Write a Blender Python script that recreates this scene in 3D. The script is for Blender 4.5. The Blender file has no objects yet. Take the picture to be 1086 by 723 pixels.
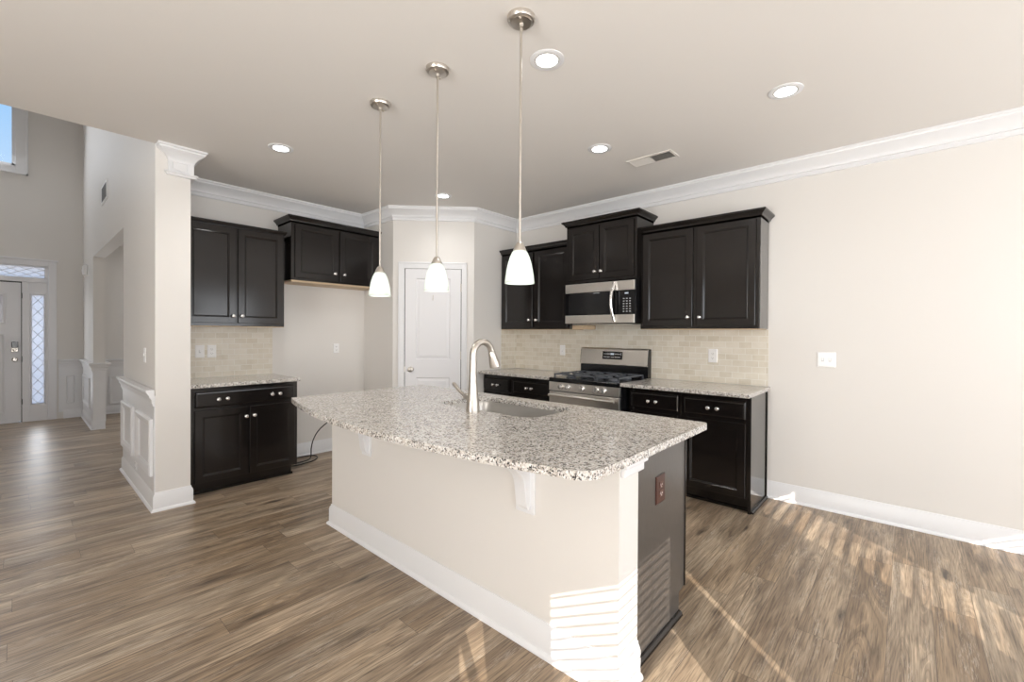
import bpy, math, random
from mathutils import Vector, Matrix
random.seed(7)
sc = bpy.context.scene
col = sc.collection
# ------------------------------------------------------------------ camera
F, CX, YH, H, PT, RL, YAW = 469.58, 543.0, 356.93, 1.3414, -.0073, .006, .8398
fwd = Vector((math.sin(YAW), math.cos(YAW), 0)); rgt = Vector((math.cos(YAW), -math.sin(YAW), 0)); up = Vector((0, 0, 1))
fw2 = fwd * math.cos(PT) + up * math.sin(PT)
up1 = up * math.cos(PT) - fwd * math.sin(PT)
r2 = rgt * math.cos(RL) + up1 * math.sin(RL)
up2 = up1 * math.cos(RL) - rgt * math.sin(RL)
cam_d = bpy.data.cameras.new('camera'); cam = bpy.data.objects.new('camera', cam_d); col.objects.link(cam)
cam.matrix_world = Matrix(((r2.x, up2.x, -fw2.x, 0), (r2.y, up2.y, -fw2.y, 0), (r2.z, up2.z, -fw2.z, H), (0, 0, 0, 1)))
cam_d.sensor_width = 36; cam_d.lens = 36 * F / 1086
cam_d.shift_y = -(361.5 - YH) / 1086
cam_d.clip_start = .05; cam_d.clip_end = 100
sc.camera = cam
# ------------------------------------------------------------------ colour management
sc.view_settings.view_transform = 'Standard'; sc.view_settings.look = 'None'
sc.view_settings.gamma = 1; sc.view_settings.use_curve_mapping = False
sc.view_settings.exposure = 0.04
sc.cycles.use_denoising = True
sc.cycles.max_bounces = 10; sc.cycles.diffuse_bounces = 6; sc.cycles.glossy_bounces = 4
sc.cycles.sample_clamp_indirect = 6
# ------------------------------------------------------------------ sky
w = bpy.data.worlds.new('sky'); sc.world = w; w.use_nodes = True
nt = w.node_tree; nt.nodes.clear()
tc = nt.nodes.new('ShaderNodeTexCoord'); sx = nt.nodes.new('ShaderNodeSeparateXYZ')
rp = nt.nodes.new('ShaderNodeValToRGB'); bg = nt.nodes.new('ShaderNodeBackground'); ow = nt.nodes.new('ShaderNodeOutputWorld')
rp.color_ramp.elements[0].position = 0.0; rp.color_ramp.elements[0].color = (.72, .72, .74, 1)
rp.color_ramp.elements[1].position = .5; rp.color_ramp.elements[1].color = (.20, .42, .80, 1)
e = rp.color_ramp.elements.new(.20); e.color = (.52, .70, .92, 1)
e = rp.color_ramp.elements.new(.34); e.color = (.30, .56, .90, 1)
nt.links.new(tc.outputs['Generated'], sx.inputs[0]); nt.links.new(sx.outputs['Z'], rp.inputs[0])
nt.links.new(rp.outputs[0], bg.inputs[0]); nt.links.new(bg.outputs[0], ow.inputs[0]); bg.inputs[1].default_value = 1.15
# ------------------------------------------------------------------ sun, and area lights added as daylight and fill
SUN_DIR = Vector((.864, 1, -.519)).normalized()
sd = bpy.data.lights.new('sun', 'SUN'); sd.energy = 7.8; sd.angle = math.radians(.10); sd.color = (1, .90, .78)
so = bpy.data.objects.new('sun', sd); col.objects.link(so); so.rotation_euler = SUN_DIR.to_track_quat('-Z', 'Y').to_euler()
def area(name, loc, direction, sx_, sy_, watts, color=(1, 1, 1), spread=180):
    d = bpy.data.lights.new(name, 'AREA'); d.shape = 'RECTANGLE'; d.size = sx_; d.size_y = sy_; d.energy = watts; d.color = color
    d.spread = math.radians(spread)
    o = bpy.data.objects.new(name, d); col.objects.link(o); o.location = loc
    o.rotation_euler = Vector(direction).to_track_quat('-Z', 'Z').to_euler(); return o
DAY = (.93, .96, 1)
area('added_daylight_rear_wide', (2.85, -2.50, 1.2), (0, 1, 0), 1.7, 1.9, 40, DAY)  # area lights added just inside the unseen rear windows, standing in for daylight
area('added_daylight_rear_narrow', (1.06, -2.50, 1.2), (0, 1, 0), .5, 1.9, 16, DAY)
area('added_daylight_rear_middle', (-.08, -2.48, 1.2), (0, 1, 0), .9, 1.9, 20, DAY)
area('added_daylight_rear', (-1.33, -2.50, 1.15), (0, 1, 0), .78, 1.9, 22, DAY)
area('fill_left', (-4.42, .6, 1.45), (1, 0, 0), 3.6, 1.9, 84, (1, .99, .97))  # fill light added along the left wall, before its made-up window
area('ceiling_fill_rear_wide', (2.6, -2.46, 1.2), (0, 1, 1.5), 2.2, 1.7, 16, (1, .985, .96), 150)  # upward-tilted fill lights, added to lift the ceiling
area('ceiling_fill_rear', (-.7, -2.46, 1.2), (0, 1, 1.2), 1.7, 1.7, 62, (1, .985, .96), 120)
area('ceiling_fill_left', (-4.40, .6, 1.3), (1, 0, .8), 3.4, 1.6, 130, (1, .985, .96), 110)
area('daylight_foyer_window', (-.6, 9.5, 4.3), (-.15, -1, -.6), 1.0, 1.2, 26, DAY)
area('daylight_foyer_sidelight', (.19, 9.55, 1.05), (0, -1, 0), .14, 1.6, 4, DAY)
area('fill_dining', (2.6, 9.5, 1.6), (0, -1, 0), 1.4, 1.4, 40, DAY)  # fill light added to brighten the dining room

# ================================================================== materials
def mat(name, c=(.8, .8, .8), r=.5, m=0, **k):
    a = bpy.data.materials.new(name); a.use_nodes = True
    b = a.node_tree.nodes['Principled BSDF']
    b.inputs['Base Color'].default_value = (*c, 1); b.inputs['Roughness'].default_value = r; b.inputs['Metallic'].default_value = m
    for kk, v in k.items(): b.inputs[kk.replace('_', ' ')].default_value = v
    return a
class N:
    def __init__(s, m): s.t = m.node_tree; s.b = s.t.nodes.get('Principled BSDF')
    def n(s, typ, **k):
        x = s.t.nodes.new(typ)
        for kk, v in k.items(): setattr(x, kk, v)
        return x
    def l(s, a, b): s.t.links.new(a, b)
    def math(s, op, a, b=None, c=None):
        x = s.n('ShaderNodeMath', operation=op)
        for i, v in enumerate((a, b, c)):
            if v is None: continue
            if isinstance(v, (int, float)): x.inputs[i].default_value = v
            else: s.l(v, x.inputs[i])
        return x.outputs[0]
    def ramp(s, fac, stops, interp='LINEAR'):
        x = s.n('ShaderNodeValToRGB'); x.color_ramp.interpolation = interp
        els = x.color_ramp.elements
        while len(els) < len(stops): els.new(.5)
        for e_, (p, c) in zip(els, stops):
            e_.position = p; e_.color = (*c, 1) if len(c) == 3 else c
        s.l(fac, x.inputs[0]); return x.outputs[0]
    def mix(s, fac, a, b, mode='MIX'):
        x = s.n('ShaderNodeMix', data_type='RGBA', blend_type=mode)
        for sock, v in ((x.inputs[0], fac), (x.inputs[6], a), (x.inputs[7], b)):
            if isinstance(v, (int, float)): sock.default_value = v
            elif isinstance(v, tuple): sock.default_value = (*v, 1)
            else: s.l(v, sock)
        return x.outputs[2]
    def bump(s, h, st, d=.01):
        x = s.n('ShaderNodeBump'); x.inputs['Strength'].default_value = st; x.inputs['Distance'].default_value = d
        s.l(h, x.inputs['Height']); s.l(x.outputs[0], s.b.inputs['Normal'])
    def noise(s, vec, scale, detail=3, rough=.5, dist=0):
        x = s.n('ShaderNodeTexNoise'); x.inputs['Scale'].default_value = scale; x.inputs['Detail'].default_value = detail
        x.inputs['Roughness'].default_value = rough; x.inputs['Distortion'].default_value = dist
        if vec is not None: s.l(vec, x.inputs['Vector'])
        return x.outputs[0]
def pos(g):
    return g.n('ShaderNodeNewGeometry').outputs['Position']
def sep(g, v):
    x = g.n('ShaderNodeSeparateXYZ'); g.l(v, x.inputs[0]); return x.outputs
def comb(g, a, b, c=0.0):
    x = g.n('ShaderNodeCombineXYZ')
    for i, v in enumerate((a, b, c)):
        if isinstance(v, (int, float)): x.inputs[i].default_value = v
        else: g.l(v, x.inputs[i])
    return x.outputs[0]

def paint(name, c, r=.6, bump=.06):
    m = mat(name, c, r); g = N(m); p = pos(g)
    n1 = g.noise(p, 260, 2); g.bump(n1, bump, .002)
    return m
M_WALL = paint('wall_paint', (.755, .733, .703))
M_CEIL = paint('ceiling_paint', (.76, .735, .705), .8)
M_TRIM = paint('white_trim_paint', (.79, .795, .81), .32, .02)
M_DOOR = paint('white_door_paint', (.80, .80, .82), .35, .02)
M_BLIND = mat('white_blind_vinyl', (.85, .85, .83), .4)
M_PLATE = mat('white_plastic', (.88, .88, .88), .3)
M_DARKHOLE = mat('dark_slot', (.02, .02, .02), .6)
M_BROWNPL = mat('brown_plastic', (.06, .022, .016), .28)
M_BROWNPL2 = mat('brown_plastic_outlet', (.12, .055, .042), .3)
M_TAN = mat('unfinished_maple', (.62, .47, .31), .5)

def cab(name, r, tone=(.011, .0088, .008), **k):
    k.setdefault('IOR', 1.5); m = mat(name, (.012, .0095, .0085), r, **k); g = N(m); p = pos(g)
    v = g.n('ShaderNodeVectorMath', operation='MULTIPLY'); g.l(p, v.inputs[0]); v.inputs[1].default_value = (60, 60, 9)
    n1 = g.noise(v.outputs[0], 3, 3); g.bump(n1, .012, .001)
    if tone: g.l(g.ramp(n1, [(.3, tuple(q * .85 for q in tone)), (.7, tuple(q * 1.15 for q in tone))]), g.b.inputs['Base Color'])
    return m
M_CAB = cab('espresso_stained_wood', .16)
M_CABPANEL = cab('espresso_laminate_panel', .12, IOR=3.6)
M_ISLPANEL = cab('espresso_island_laminate', .3, tone=(.066, .059, .054), IOR=1.8)
def steel(name, c, r, axis=(4, 4, 300)):
    m = mat(name, c, r, 1); g = N(m); p = pos(g)
    v = g.n('ShaderNodeVectorMath', operation='MULTIPLY'); g.l(p, v.inputs[0]); v.inputs[1].default_value = axis
    n1 = g.noise(v.outputs[0], 4, 3)
    g.l(g.math('MULTIPLY_ADD', n1, .14, r - .07), g.b.inputs['Roughness'])
    g.bump(n1, .04, .001); return m
M_STEEL = steel('brushed_stainless_steel', (.80, .77, .725), .30)
M_SINK = steel('sink_stainless_steel', (.55, .54, .52), .32, (300, 4, 4))
M_NICKEL = mat('brushed_nickel', (.60, .56, .51), .33, 1)
M_CHROME = mat('polished_chrome', (.85, .84, .83), .12, 1)
M_KNOB = mat('satin_silver_knob', (.90, .89, .88), .22, .85)
M_BLACK = mat('black_enamel', (.008, .008, .009), .16)
M_BLKGLASS = mat('black_glass', (.006, .006, .007), .05)
M_IRON = mat('cast_iron', (.10, .11, .13), .3)
M_CABLE = mat('black_rubber_cable', (.012, .012, .013), .4)
M_MARK = mat('printed_grey_marks', (.55, .56, .58), .5)
M_DISP = mat('lit_display', (.1, .1, .1), .3, Emission_Color=(.8, .9, 1, 1), Emission_Strength=.5)
M_VENT = mat('vent_grey', (.72, .69, .65), .5)
M_VENTDARK = mat('vent_shadow_cavity', (.12, .115, .11), .8)
M_LENS = mat('lamp_lens', (.9, .9, .9), .3, Emission_Color=(.93, .97, 1, 1), Emission_Strength=9)
M_BULB = mat('bulb', (.9, .9, .9), .3, Emission_Color=(1, .98, .95, 1), Emission_Strength=4)

def shade_glass():
    m = mat('frosted_white_glass', (.74, .78, .75), .25); g = N(m)
    out = g.t.nodes['Material Output']
    tr = g.n('ShaderNodeBsdfTranslucent'); tr.inputs[0].default_value = (.78, .82, .79, 1)
    mx = g.n('ShaderNodeMixShader'); mx.inputs[0].default_value = .55
    g.l(g.b.outputs[0], mx.inputs[1]); g.l(tr.outputs[0], mx.inputs[2]); g.l(mx.outputs[0], out.inputs[0])
    g.b.inputs['Emission Color'].default_value = (.95, 1, .95, 1); g.b.inputs['Emission Strength'].default_value = .07
    return m
M_SHADE = shade_glass()
def pane():
    m = bpy.data.materials.new('window_glass'); m.use_nodes = True; g = N(m); g.t.nodes.remove(g.b)
    out = g.t.nodes['Material Output']; t = g.n('ShaderNodeBsdfTransparent'); gl = g.n('ShaderNodeBsdfGlossy'); gl.inputs['Roughness'].default_value = .02
    mx = g.n('ShaderNodeMixShader'); mx.inputs[0].default_value = .05; g.l(t.outputs[0], mx.inputs[1]); g.l(gl.outputs[0], mx.inputs[2]); g.l(mx.outputs[0], out.inputs[0])
    return m
M_PANE = pane()
def frosted():
    m = bpy.data.materials.new('obscure_glass'); m.use_nodes = True; g = N(m); g.t.nodes.remove(g.b)
    out = g.t.nodes['Material Output']; t = g.n('ShaderNodeBsdfTranslucent'); t.inputs[0].default_value = (.93, .93, .97, 1)
    t2 = g.n('ShaderNodeBsdfTransparent'); gl = g.n('ShaderNodeBsdfGlossy'); gl.inputs['Roughness'].default_value = .2
    m1 = g.n('ShaderNodeMixShader'); m1.inputs[0].default_value = .35; g.l(t.outputs[0], m1.inputs[1]); g.l(t2.outputs[0], m1.inputs[2])
    m2 = g.n('ShaderNodeMixShader'); m2.inputs[0].default_value = .06; g.l(m1.outputs[0], m2.inputs[1]); g.l(gl.outputs[0], m2.inputs[2]); g.l(m2.outputs[0], out.inputs[0])
    return m
M_FROST = frosted()
M_CAME = mat('white_lead_came', (.9, .9, .92), .4)

def granite():
    m = mat('speckled_granite', (.6, .58, .55), .12); g = N(m); p = pos(g)
    def vor(scale, rnd=1):
        v = g.n('ShaderNodeTexVoronoi'); v.inputs['Scale'].default_value = scale; g.l(wp, v.inputs['Vector']); return v
    nz = g.n('ShaderNodeTexNoise'); nz.inputs['Scale'].default_value = 70; g.l(p, nz.inputs['Vector'])
    ad = g.n('ShaderNodeVectorMath', operation='MULTIPLY_ADD'); g.l(nz.outputs['Color'], ad.inputs[0]); ad.inputs[1].default_value = (.012, .012, .012); g.l(p, ad.inputs[2])
    wp = ad.outputs[0]
    v1 = vor(150); c1 = sep(g, v1.outputs['Color'])
    base = g.ramp(c1[0], [(0, (.66, .64, .61)), (.26, (.55, .51, .46)), (.46, (.78, .77, .75)), (.60, (.38, .34, .30)), (.76, (.17, .155, .145)), (.88, (.60, .57, .54))], 'CONSTANT')
    v2 = vor(210); c2 = sep(g, v2.outputs['Color'])
    blk = g.ramp(c2[1], [(0, (0, 0, 0)), (.80, (1, 1, 1))], 'CONSTANT')
    cl = g.noise(p, 26, 2)
    blk = g.math('MULTIPLY', blk, g.ramp(cl, [(.42, (0, 0, 0)), (.54, (1, 1, 1))]))
    c = g.mix(blk, base, (.035, .035, .038))
    v3 = vor(300); c3 = sep(g, v3.outputs['Color'])
    wm = g.math('MULTIPLY', g.ramp(c3[2], [(0, (0, 0, 0)), (.8, (1, 1, 1))], 'CONSTANT'), .55)
    c = g.mix(wm, c, (.74, .72, .69))
    g.l(c, g.b.inputs['Base Color']); return m
M_GRAN = granite()

def tile():
    m = mat('cream_subway_tile', (.6, .55, .45), .32); g = N(m); x = g.n('ShaderNodeAttribute'); x.attribute_name = 'uvw'
    uv = g.n('ShaderNodeUVMap'); v = uv.outputs[0]
    b = g.n('ShaderNodeTexBrick'); g.l(v, b.inputs['Vector']); b.offset = .5; b.squash = 1
    b.inputs['Color1'].default_value = (0, 0, 0, 1); b.inputs['Color2'].default_value = (1, 1, 1, 1); b.inputs['Mortar'].default_value = (.5, .5, .5, 1)
    b.inputs['Scale'].default_value = 1; b.inputs['Brick Width'].default_value = .104; b.inputs['Row Height'].default_value = .0522
    b.inputs['Mortar Size'].default_value = .0026; b.inputs['Mortar Smooth'].default_value = .3
    nz = g.noise(v, 14, 4)
    f = g.math('ADD', g.math('MULTIPLY', sep(g, b.outputs['Color'])[0], .45), g.math('MULTIPLY', nz, .7))
    c = g.ramp(f, [(.15, (.60, .545, .44)), (.5, (.70, .65, .55)), (.95, (.78, .74, .66))])
    c = g.mix(b.outputs['Fac'], c, (.80, .78, .72))
    g.l(c, g.b.inputs['Base Color'])
    g.bump(g.math('SUBTRACT', 1, b.outputs['Fac']), .35, .003); return m
M_TILE = tile()

def floor_mat():
    m = mat('wood_plank_flooring', (.3, .24, .18), .38); g = N(m); p = pos(g); s = sep(g, p)
    PW, PL = .1555, 1.24
    ry = g.math('DIVIDE', g.math('SUBTRACT', s[1], .06), PW); row = g.math('FLOOR', ry); fy = g.math('FRACT', ry)
    wn = g.n('ShaderNodeTexWhiteNoise', noise_dimensions='1D'); g.l(row, wn.inputs['W'])
    rx = g.math('ADD', g.math('DIVIDE', s[0], PL), g.math('MULTIPLY', wn.outputs['Value'], 7.3)); cx = g.math('FLOOR', rx); fx = g.math('FRACT', rx)
    w2 = g.n('ShaderNodeTexWhiteNoise', noise_dimensions='2D'); g.l(comb(g, row, cx), w2.inputs['Vector'])
    idv = w2.outputs['Value']; idc = sep(g, w2.outputs['Color'])
    dy = g.math('MULTIPLY', g.math('MINIMUM', fy, g.math('SUBTRACT', 1, fy)), PW)
    dx = g.math('MULTIPLY', g.math('MINIMUM', fx, g.math('SUBTRACT', 1, fx)), PL)
    seam = g.math('LESS_THAN', g.math('MINIMUM', dx, dy), .0011)
    # plank-local coordinates with a random shift per plank
    off = g.math('MULTIPLY', idc[1], 37.0)
    q = comb(g, g.math('ADD', s[0], off), g.math('ADD', s[1], g.math('MULTIPLY', idc[2], 11.0)), g.math('MULTIPLY', idc[0], 9.0))
    def st(v, a):
        x = g.n('ShaderNodeVectorMath', operation='MULTIPLY'); g.l(v, x.inputs[0]); x.inputs[1].default_value = a; return x.outputs[0]
    broad = g.noise(st(q, (1.0, 7, 1)), 1.6, 3, .55, .4)
    # cathedral contours: bands of a stretched warped noise
    fld = g.noise(st(q, (.42, 6.0, 1)), 1.0, 2, .45, .7)
    ring = g.math('FRACT', g.math('MULTIPLY', fld, 26))
    ring = g.math('ABSOLUTE', g.math('SUBTRACT', ring, .5))
    fine = g.noise(st(q, (6, 150, 1)), 1.0, 3, .6, .3)
    fine2 = g.noise(st(q, (22, 420, 1)), 1.0, 2, .5)
    base = g.ramp(idv, [(0, (.315, .230, .150)), (.35, (.38, .290, .200)), (.6, (.45, .350, .250)), (.85, (.40, .322, .235)), (1, (.51, .405, .293))])
    c = g.mix(g.ramp(broad, [(.36, (0, 0, 0)), (.62, (1, 1, 1))]), g.mix(.66, base, (.12, .08, .052)), base)
    streak = g.ramp(fine, [(.32, (.42, .40, .38)), (.5, (1, 1, 1)), (.68, (1.36, 1.36, 1.36))])
    c = g.mix(.85, c, streak, 'MULTIPLY')
    rg = g.ramp(ring, [(.0, (.55, .53, .51)), (.10, (.90, .90, .90)), (.40, (1.0, 1.0, 1.0)), (.47, (1.35, 1.34, 1.32))])
    ringamt = g.ramp(g.noise(st(q, (1.1, 5, 1)), 1.3, 2), [(.42, (.15, .15, .15)), (.60, (.8, .8, .8))])
    c = g.mix(ringamt, c, rg, 'MULTIPLY')
    lime = g.math('MULTIPLY', g.math('GREATER_THAN', fine2, .56), g.ramp(g.noise(st(q, (3, 20, 1)), 1, 2), [(.5, (0, 0, 0)), (.7, (.55, .55, .55))]))
    c = g.mix(lime, c, (.56, .50, .43))
    # dark knots and mineral streaks
    vk = g.n('ShaderNodeTexVoronoi'); vk.inputs['Scale'].default_value = 1; g.l(st(q, (2.1, 9, 1)), vk.inputs['Vector'])
    kd = g.math('ADD', vk.outputs['Distance'], g.math('MULTIPLY', g.noise(st(q, (14, 70, 1)), 1, 3), .28))
    gate = g.math('GREATER_THAN', sep(g, vk.outputs['Color'])[0], .5)
    kn = g.math('MULTIPLY', g.ramp(kd, [(.20, (.95, .95, .95)), (.27, (.5, .5, .5)), (.42, (0, 0, 0))]), gate)
    c = g.mix(kn, c, (.055, .042, .034))
    c = g.mix(g.math('MULTIPLY', seam, .65), c, (.06, .045, .035))
    g.l(c, g.b.inputs['Base Color'])
    rr = g.math('MULTIPLY_ADD', fine, .16, .28); g.l(rr, g.b.inputs['Roughness'])
    hh = g.math('ADD', g.math('MULTIPLY', fine, .5), g.math('MULTIPLY', g.math('SUBTRACT', 1, seam), 1.0))
    g.bump(hh, .12, .002); return m
M_FLOOR = floor_mat()
M_GROUND = mat('patio_concrete', (.42, .40, .37), .8)

# ================================================================== mesh building
ROOT = {}
def empty(name, loc, label=None, cat=None, group=None, kind=None):
    o = bpy.data.objects.new(name, None); col.objects.link(o); o.location = loc; o.empty_display_size = .1
    ROOT[o.name] = Vector(loc); tag(o, label, cat, group, kind); return o
def tag(o, label=None, cat=None, group=None, kind=None):
    if label: o['label'] = label
    if cat: o['category'] = cat
    if group: o['group'] = group
    if kind: o['kind'] = kind
    return o
class MB:
    def __init__(s, xf=None): s.v = []; s.f = []; s.uv = {}; s.xf = xf or Matrix()
    def add(s, vs, fs):
        n = len(s.v); s.v += [s.xf @ Vector(p) for p in vs]; s.f += [tuple(i + n for i in f) for f in fs]; return s
    def box(s, x0, x1, y0, y1, z0, z1):
        if x1 < x0: x0, x1 = x1, x0
        if y1 < y0: y0, y1 = y1, y0
        if z1 < z0: z0, z1 = z1, z0
        return s.add([(x0, y0, z0), (x1, y0, z0), (x1, y1, z0), (x0, y1, z0), (x0, y0, z1), (x1, y0, z1), (x1, y1, z1), (x0, y1, z1)],
                     [(0, 3, 2, 1), (4, 5, 6, 7), (0, 1, 5, 4), (1, 2, 6, 5), (2, 3, 7, 6), (3, 0, 4, 7)])
    def rings(s, w, h, rings, x=0, z=0):
        """nested rectangles in local x/z, depth along local -y (towards viewer is -y); rings=(inset, depth towards viewer)"""
        vs = []; fs = []
        for ins, d in rings:
            vs += [(x + ins, -d, z + ins), (x + w - ins, -d, z + ins), (x + w - ins, -d, z + h - ins), (x + ins, -d, z + h - ins)]
        for k in range(len(rings) - 1):
            for i in range(4):
                j = (i + 1) % 4; fs.append((4 * k + i, 4 * k + j, 4 * k + 4 + j, 4 * k + 4 + i))
        n = 4 * (len(rings) - 1); fs.append((n, n + 1, n + 2, n + 3)); fs.append((3, 2, 1, 0))
        return s.add(vs, fs)
    def lathe(s, c, prof, seg=24, axis='z', cap=True):
        """prof: list of (r, t) along axis from c"""
        vs = []; fs = []; c = Vector(c)
        ax = {'z': (Vector((1, 0, 0)), Vector((0, 1, 0)), Vector((0, 0, 1))), 'y': (Vector((0, 0, 1)), Vector((1, 0, 0)), Vector((0, 1, 0))),
              'x': (Vector((0, 1, 0)), Vector((0, 0, 1)), Vector((1, 0, 0)))}[axis] if isinstance(axis, str) else axis
        for r, t in prof:
            for i in range(seg):
                a = 2 * math.pi * i / seg
                vs.append(c + ax[0] * (r * math.cos(a)) + ax[1] * (r * math.sin(a)) + ax[2] * t)
        for k in range(len(prof) - 1):
            for i in range(seg):
                j = (i + 1) % seg; fs.append((k * seg + i, k * seg + j, (k + 1) * seg + j, (k + 1) * seg + i))
        if cap:
            fs.append(tuple(range(seg))[::-1]); n = (len(prof) - 1) * seg; fs.append(tuple(range(n, n + seg)))
        return s.add(vs, fs)
    def tube(s, pts, rad, seg=12):
        pts = [Vector(p) for p in pts]; n = len(pts); rad = rad if isinstance(rad, (list, tuple)) else [rad] * n
        vs = []; fs = []; t0 = (pts[1] - pts[0]).normalized(); ref = Vector((0, 0, 1)) if abs(t0.z) < .9 else Vector((0, 1, 0))
        nrm = t0.cross(ref).normalized()
        for i, p in enumerate(pts):
            t = (pts[min(i + 1, n - 1)] - pts[max(i - 1, 0)]).normalized()
            nrm = (nrm - t * nrm.dot(t)).normalized(); b = t.cross(nrm)
            for k in range(seg):
                a = 2 * math.pi * k / seg; vs.append(p + (nrm * math.cos(a) + b * math.sin(a)) * rad[i])
        for i in range(n - 1):
            for k in range(seg):
                j = (k + 1) % seg; fs.append((i * seg + k, i * seg + j, (i + 1) * seg + j, (i + 1) * seg + k))
        fs.append(tuple(range(seg))[::-1]); fs.append(tuple(range((n - 1) * seg, n * seg)))
        return s.add(vs, fs)
    def prism(s, poly, a, b, plane='xy'):
        """extrude 2D poly between a and b along the remaining axis"""
        def P(u, v, t): return (u, v, t) if plane == 'xy' else ((u, t, v) if plane == 'xz' else (t, u, v))
        n = len(poly); vs = [P(u, v, a) for u, v in poly] + [P(u, v, b) for u, v in poly]
        fs = [tuple(range(n))[::-1], tuple(range(n, 2 * n))] + [(i, (i + 1) % n, n + (i + 1) % n, n + i) for i in range(n)]
        return s.add(vs, fs)
    def sweep(s, path, prof, z, closed=False):
        """profile points (out, dz); path walked with the room on its left"""
        n = len(path); P = [Vector((p[0], p[1])) for p in path]; vs = []; fs = []; m = len(prof)
        for i in range(n):
            d0 = (P[i] - P[i - 1]).normalized() if (i > 0 or closed) else None
            d1 = (P[(i + 1) % n] - P[i]).normalized() if (i < n - 1 or closed) else None
            if d0 is None: d0 = d1
            if d1 is None: d1 = d0
            n0 = Vector((-d0.y, d0.x)); n1 = Vector((-d1.y, d1.x)); mt = (n0 + n1); mt = mt / mt.dot(n0) if mt.length > 1e-6 else n0
            for o, dz in prof: vs.append((P[i].x + mt.x * o, P[i].y + mt.y * o, z + dz))
        for i in range(n if closed else n - 1):
            a = i * m; b = ((i + 1) % n) * m
            for k in range(m):
                j = (k + 1) % m; fs.append((a + k, a + j, b + j, b + k))
        if not closed: fs.append(tuple(range(m))); fs.append(tuple(range((n - 1) * m, n * m))[::-1])
        return s.add(vs, fs)
    def build(s, name, material, parent=None, bevel=0, smooth=False, uvfn=None, seg=2):
        org = Vector((0, 0, 0))
        if parent is not None:
            r = parent
            while r.parent is not None: r = r.parent
            org = ROOT.get(r.name, Vector((0, 0, 0)))
        me = bpy.data.meshes.new(name)
        me.from_pydata([tuple(v - org) for v in s.v], [], s.f); 
        import bmesh
        bm = bmesh.new(); bm.from_mesh(me); bmesh.ops.recalc_face_normals(bm, faces=bm.faces[:]); bm.to_mesh(me); bm.free()
        if uvfn:
            ul = me.uv_layers.new(name='UVMap')
            for poly in me.polygons:
                for li in poly.loop_indices:
                    ul.data[li].uv = uvfn(me.vertices[me.loops[li].vertex_index].co + org, poly.normal)
        me.materials.append(material)
        if smooth:
            for p in me.polygons: p.use_smooth = True
            me.set_sharp_from_angle(angle=math.radians(38))
        me.update(); o = bpy.data.objects.new(name, me); col.objects.link(o)
        if parent is not None: o.parent = parent
        if bevel:
            b = o.modifiers.new('bevel', 'BEVEL'); b.width = bevel; b.segments = seg; b.limit_method = 'ANGLE'; b.angle_limit = math.radians(40)
        return o
def mesh_thing(o, label=None, cat=None, group=None, kind=None):
    """move a parentless mesh's origin to its base centre"""
    me = o.data; xs = [v.co for v in me.vertices]
    c = Vector(((min(v.x for v in xs) + max(v.x for v in xs)) / 2, (min(v.y for v in xs) + max(v.y for v in xs)) / 2, min(v.z for v in xs)))
    for v in me.vertices: v.co -= c
    o.location = c; ROOT[o.name] = Vector(c); return tag(o, label, cat, group, kind)
def struct(mb, name, material, bevel=0, smooth=False):
    return mesh_thing(mb.build(name, material, None, bevel, smooth), kind='structure')
def copy_tree(o, parent=None, off=None):
    c = o.copy(); col.objects.link(c)
    if parent is not None: c.parent = parent
    if off is not None: c.location = o.location + Vector(off); ROOT[c.name] = Vector(c.location)
    for ch in [x for x in o.children]: copy_tree(ch, c)
    return c
def face_xf(origin, u):
    """local x along u (horizontal), local z up, local -y is the outward normal (to the right-hand side of u)"""
    u = Vector((u[0], u[1], 0)).normalized(); n = Vector((u.y, -u.x, 0)); y = -n
    return Matrix(((u.x, y.x, 0, origin[0]), (u.y, y.y, 0, origin[1]), (0, 0, 1, origin[2]), (0, 0, 0, 1)))
def knob(xf, x, z, parent, r=.0145):
    mb = MB(xf)
    ax = (Vector((1, 0, 0)), Vector((0, 0, 1)), Vector((0, -1, 0)))
    mb.lathe((x, 0, z), [(.009, -.002), (.009, .002), (.0055, .006), (.0055, .014), (.011, .018), (r, .023), (r * .97, .028), (r * .6, .032), (.002, .033)], 16, ax)
    return mb.build('knob', M_KNOB, parent, smooth=True)

# ================================================================== dimensions
XR, YB, YL = 4.149, 3.649, 4.89
XP, XP1, YP = .679, .897, 4.17
XQ, YQ, XD = 2.784, 4.279, 3.4247
ZC, YR, XW, YF, ZF = 2.733, -2.6, -4.5, 9.65, 5.4
XH = -1.9      # foyer left wall
# ------------------------------------------------------------------ shell
struct(MB().box(XW - .12, XR + .12, YR - .12, YF + .12, -.1, 0), 'floor', M_FLOOR)
c = MB(); c.box(XW - .12, XR + .12, YR - .12, YP, ZC, ZC + .12); c.box(XP + .12, XR + .12, YP, YF + .12, ZC, ZC + .12); c.box(XP + .001, XP + .12, YP, YP + .001, ZC, ZC + .12)
struct(c, 'ceiling', M_CEIL)
struct(MB().box(XH - .12, XR, YP, YF + .12, ZF, ZF + .1), 'ceiling_foyer', M_CEIL)
struct(MB().box(XR, XR + .12, YR, YF, 0, ZC), 'wall_right', M_WALL)
struct(MB().box(XW - .12, XW, YR - .12, YP, 0, ZC), 'wall_left', M_WALL)
struct(MB().box(XW - .12, XH, YP, YP + .12, 0, ZC), 'wall_left_foyer_side', M_WALL)
struct(MB().box(XH - .12, XH, YP + .12, YF, 0, ZF).box(XH - .12, XH, YP, YP + .12, ZC + .12, ZF), 'wall_foyer_left', M_WALL)
struct(MB().box(XH, XP, YP - .12, YP, ZC + .12, ZF), 'wall_above_ceiling_edge', M_WALL)
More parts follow.
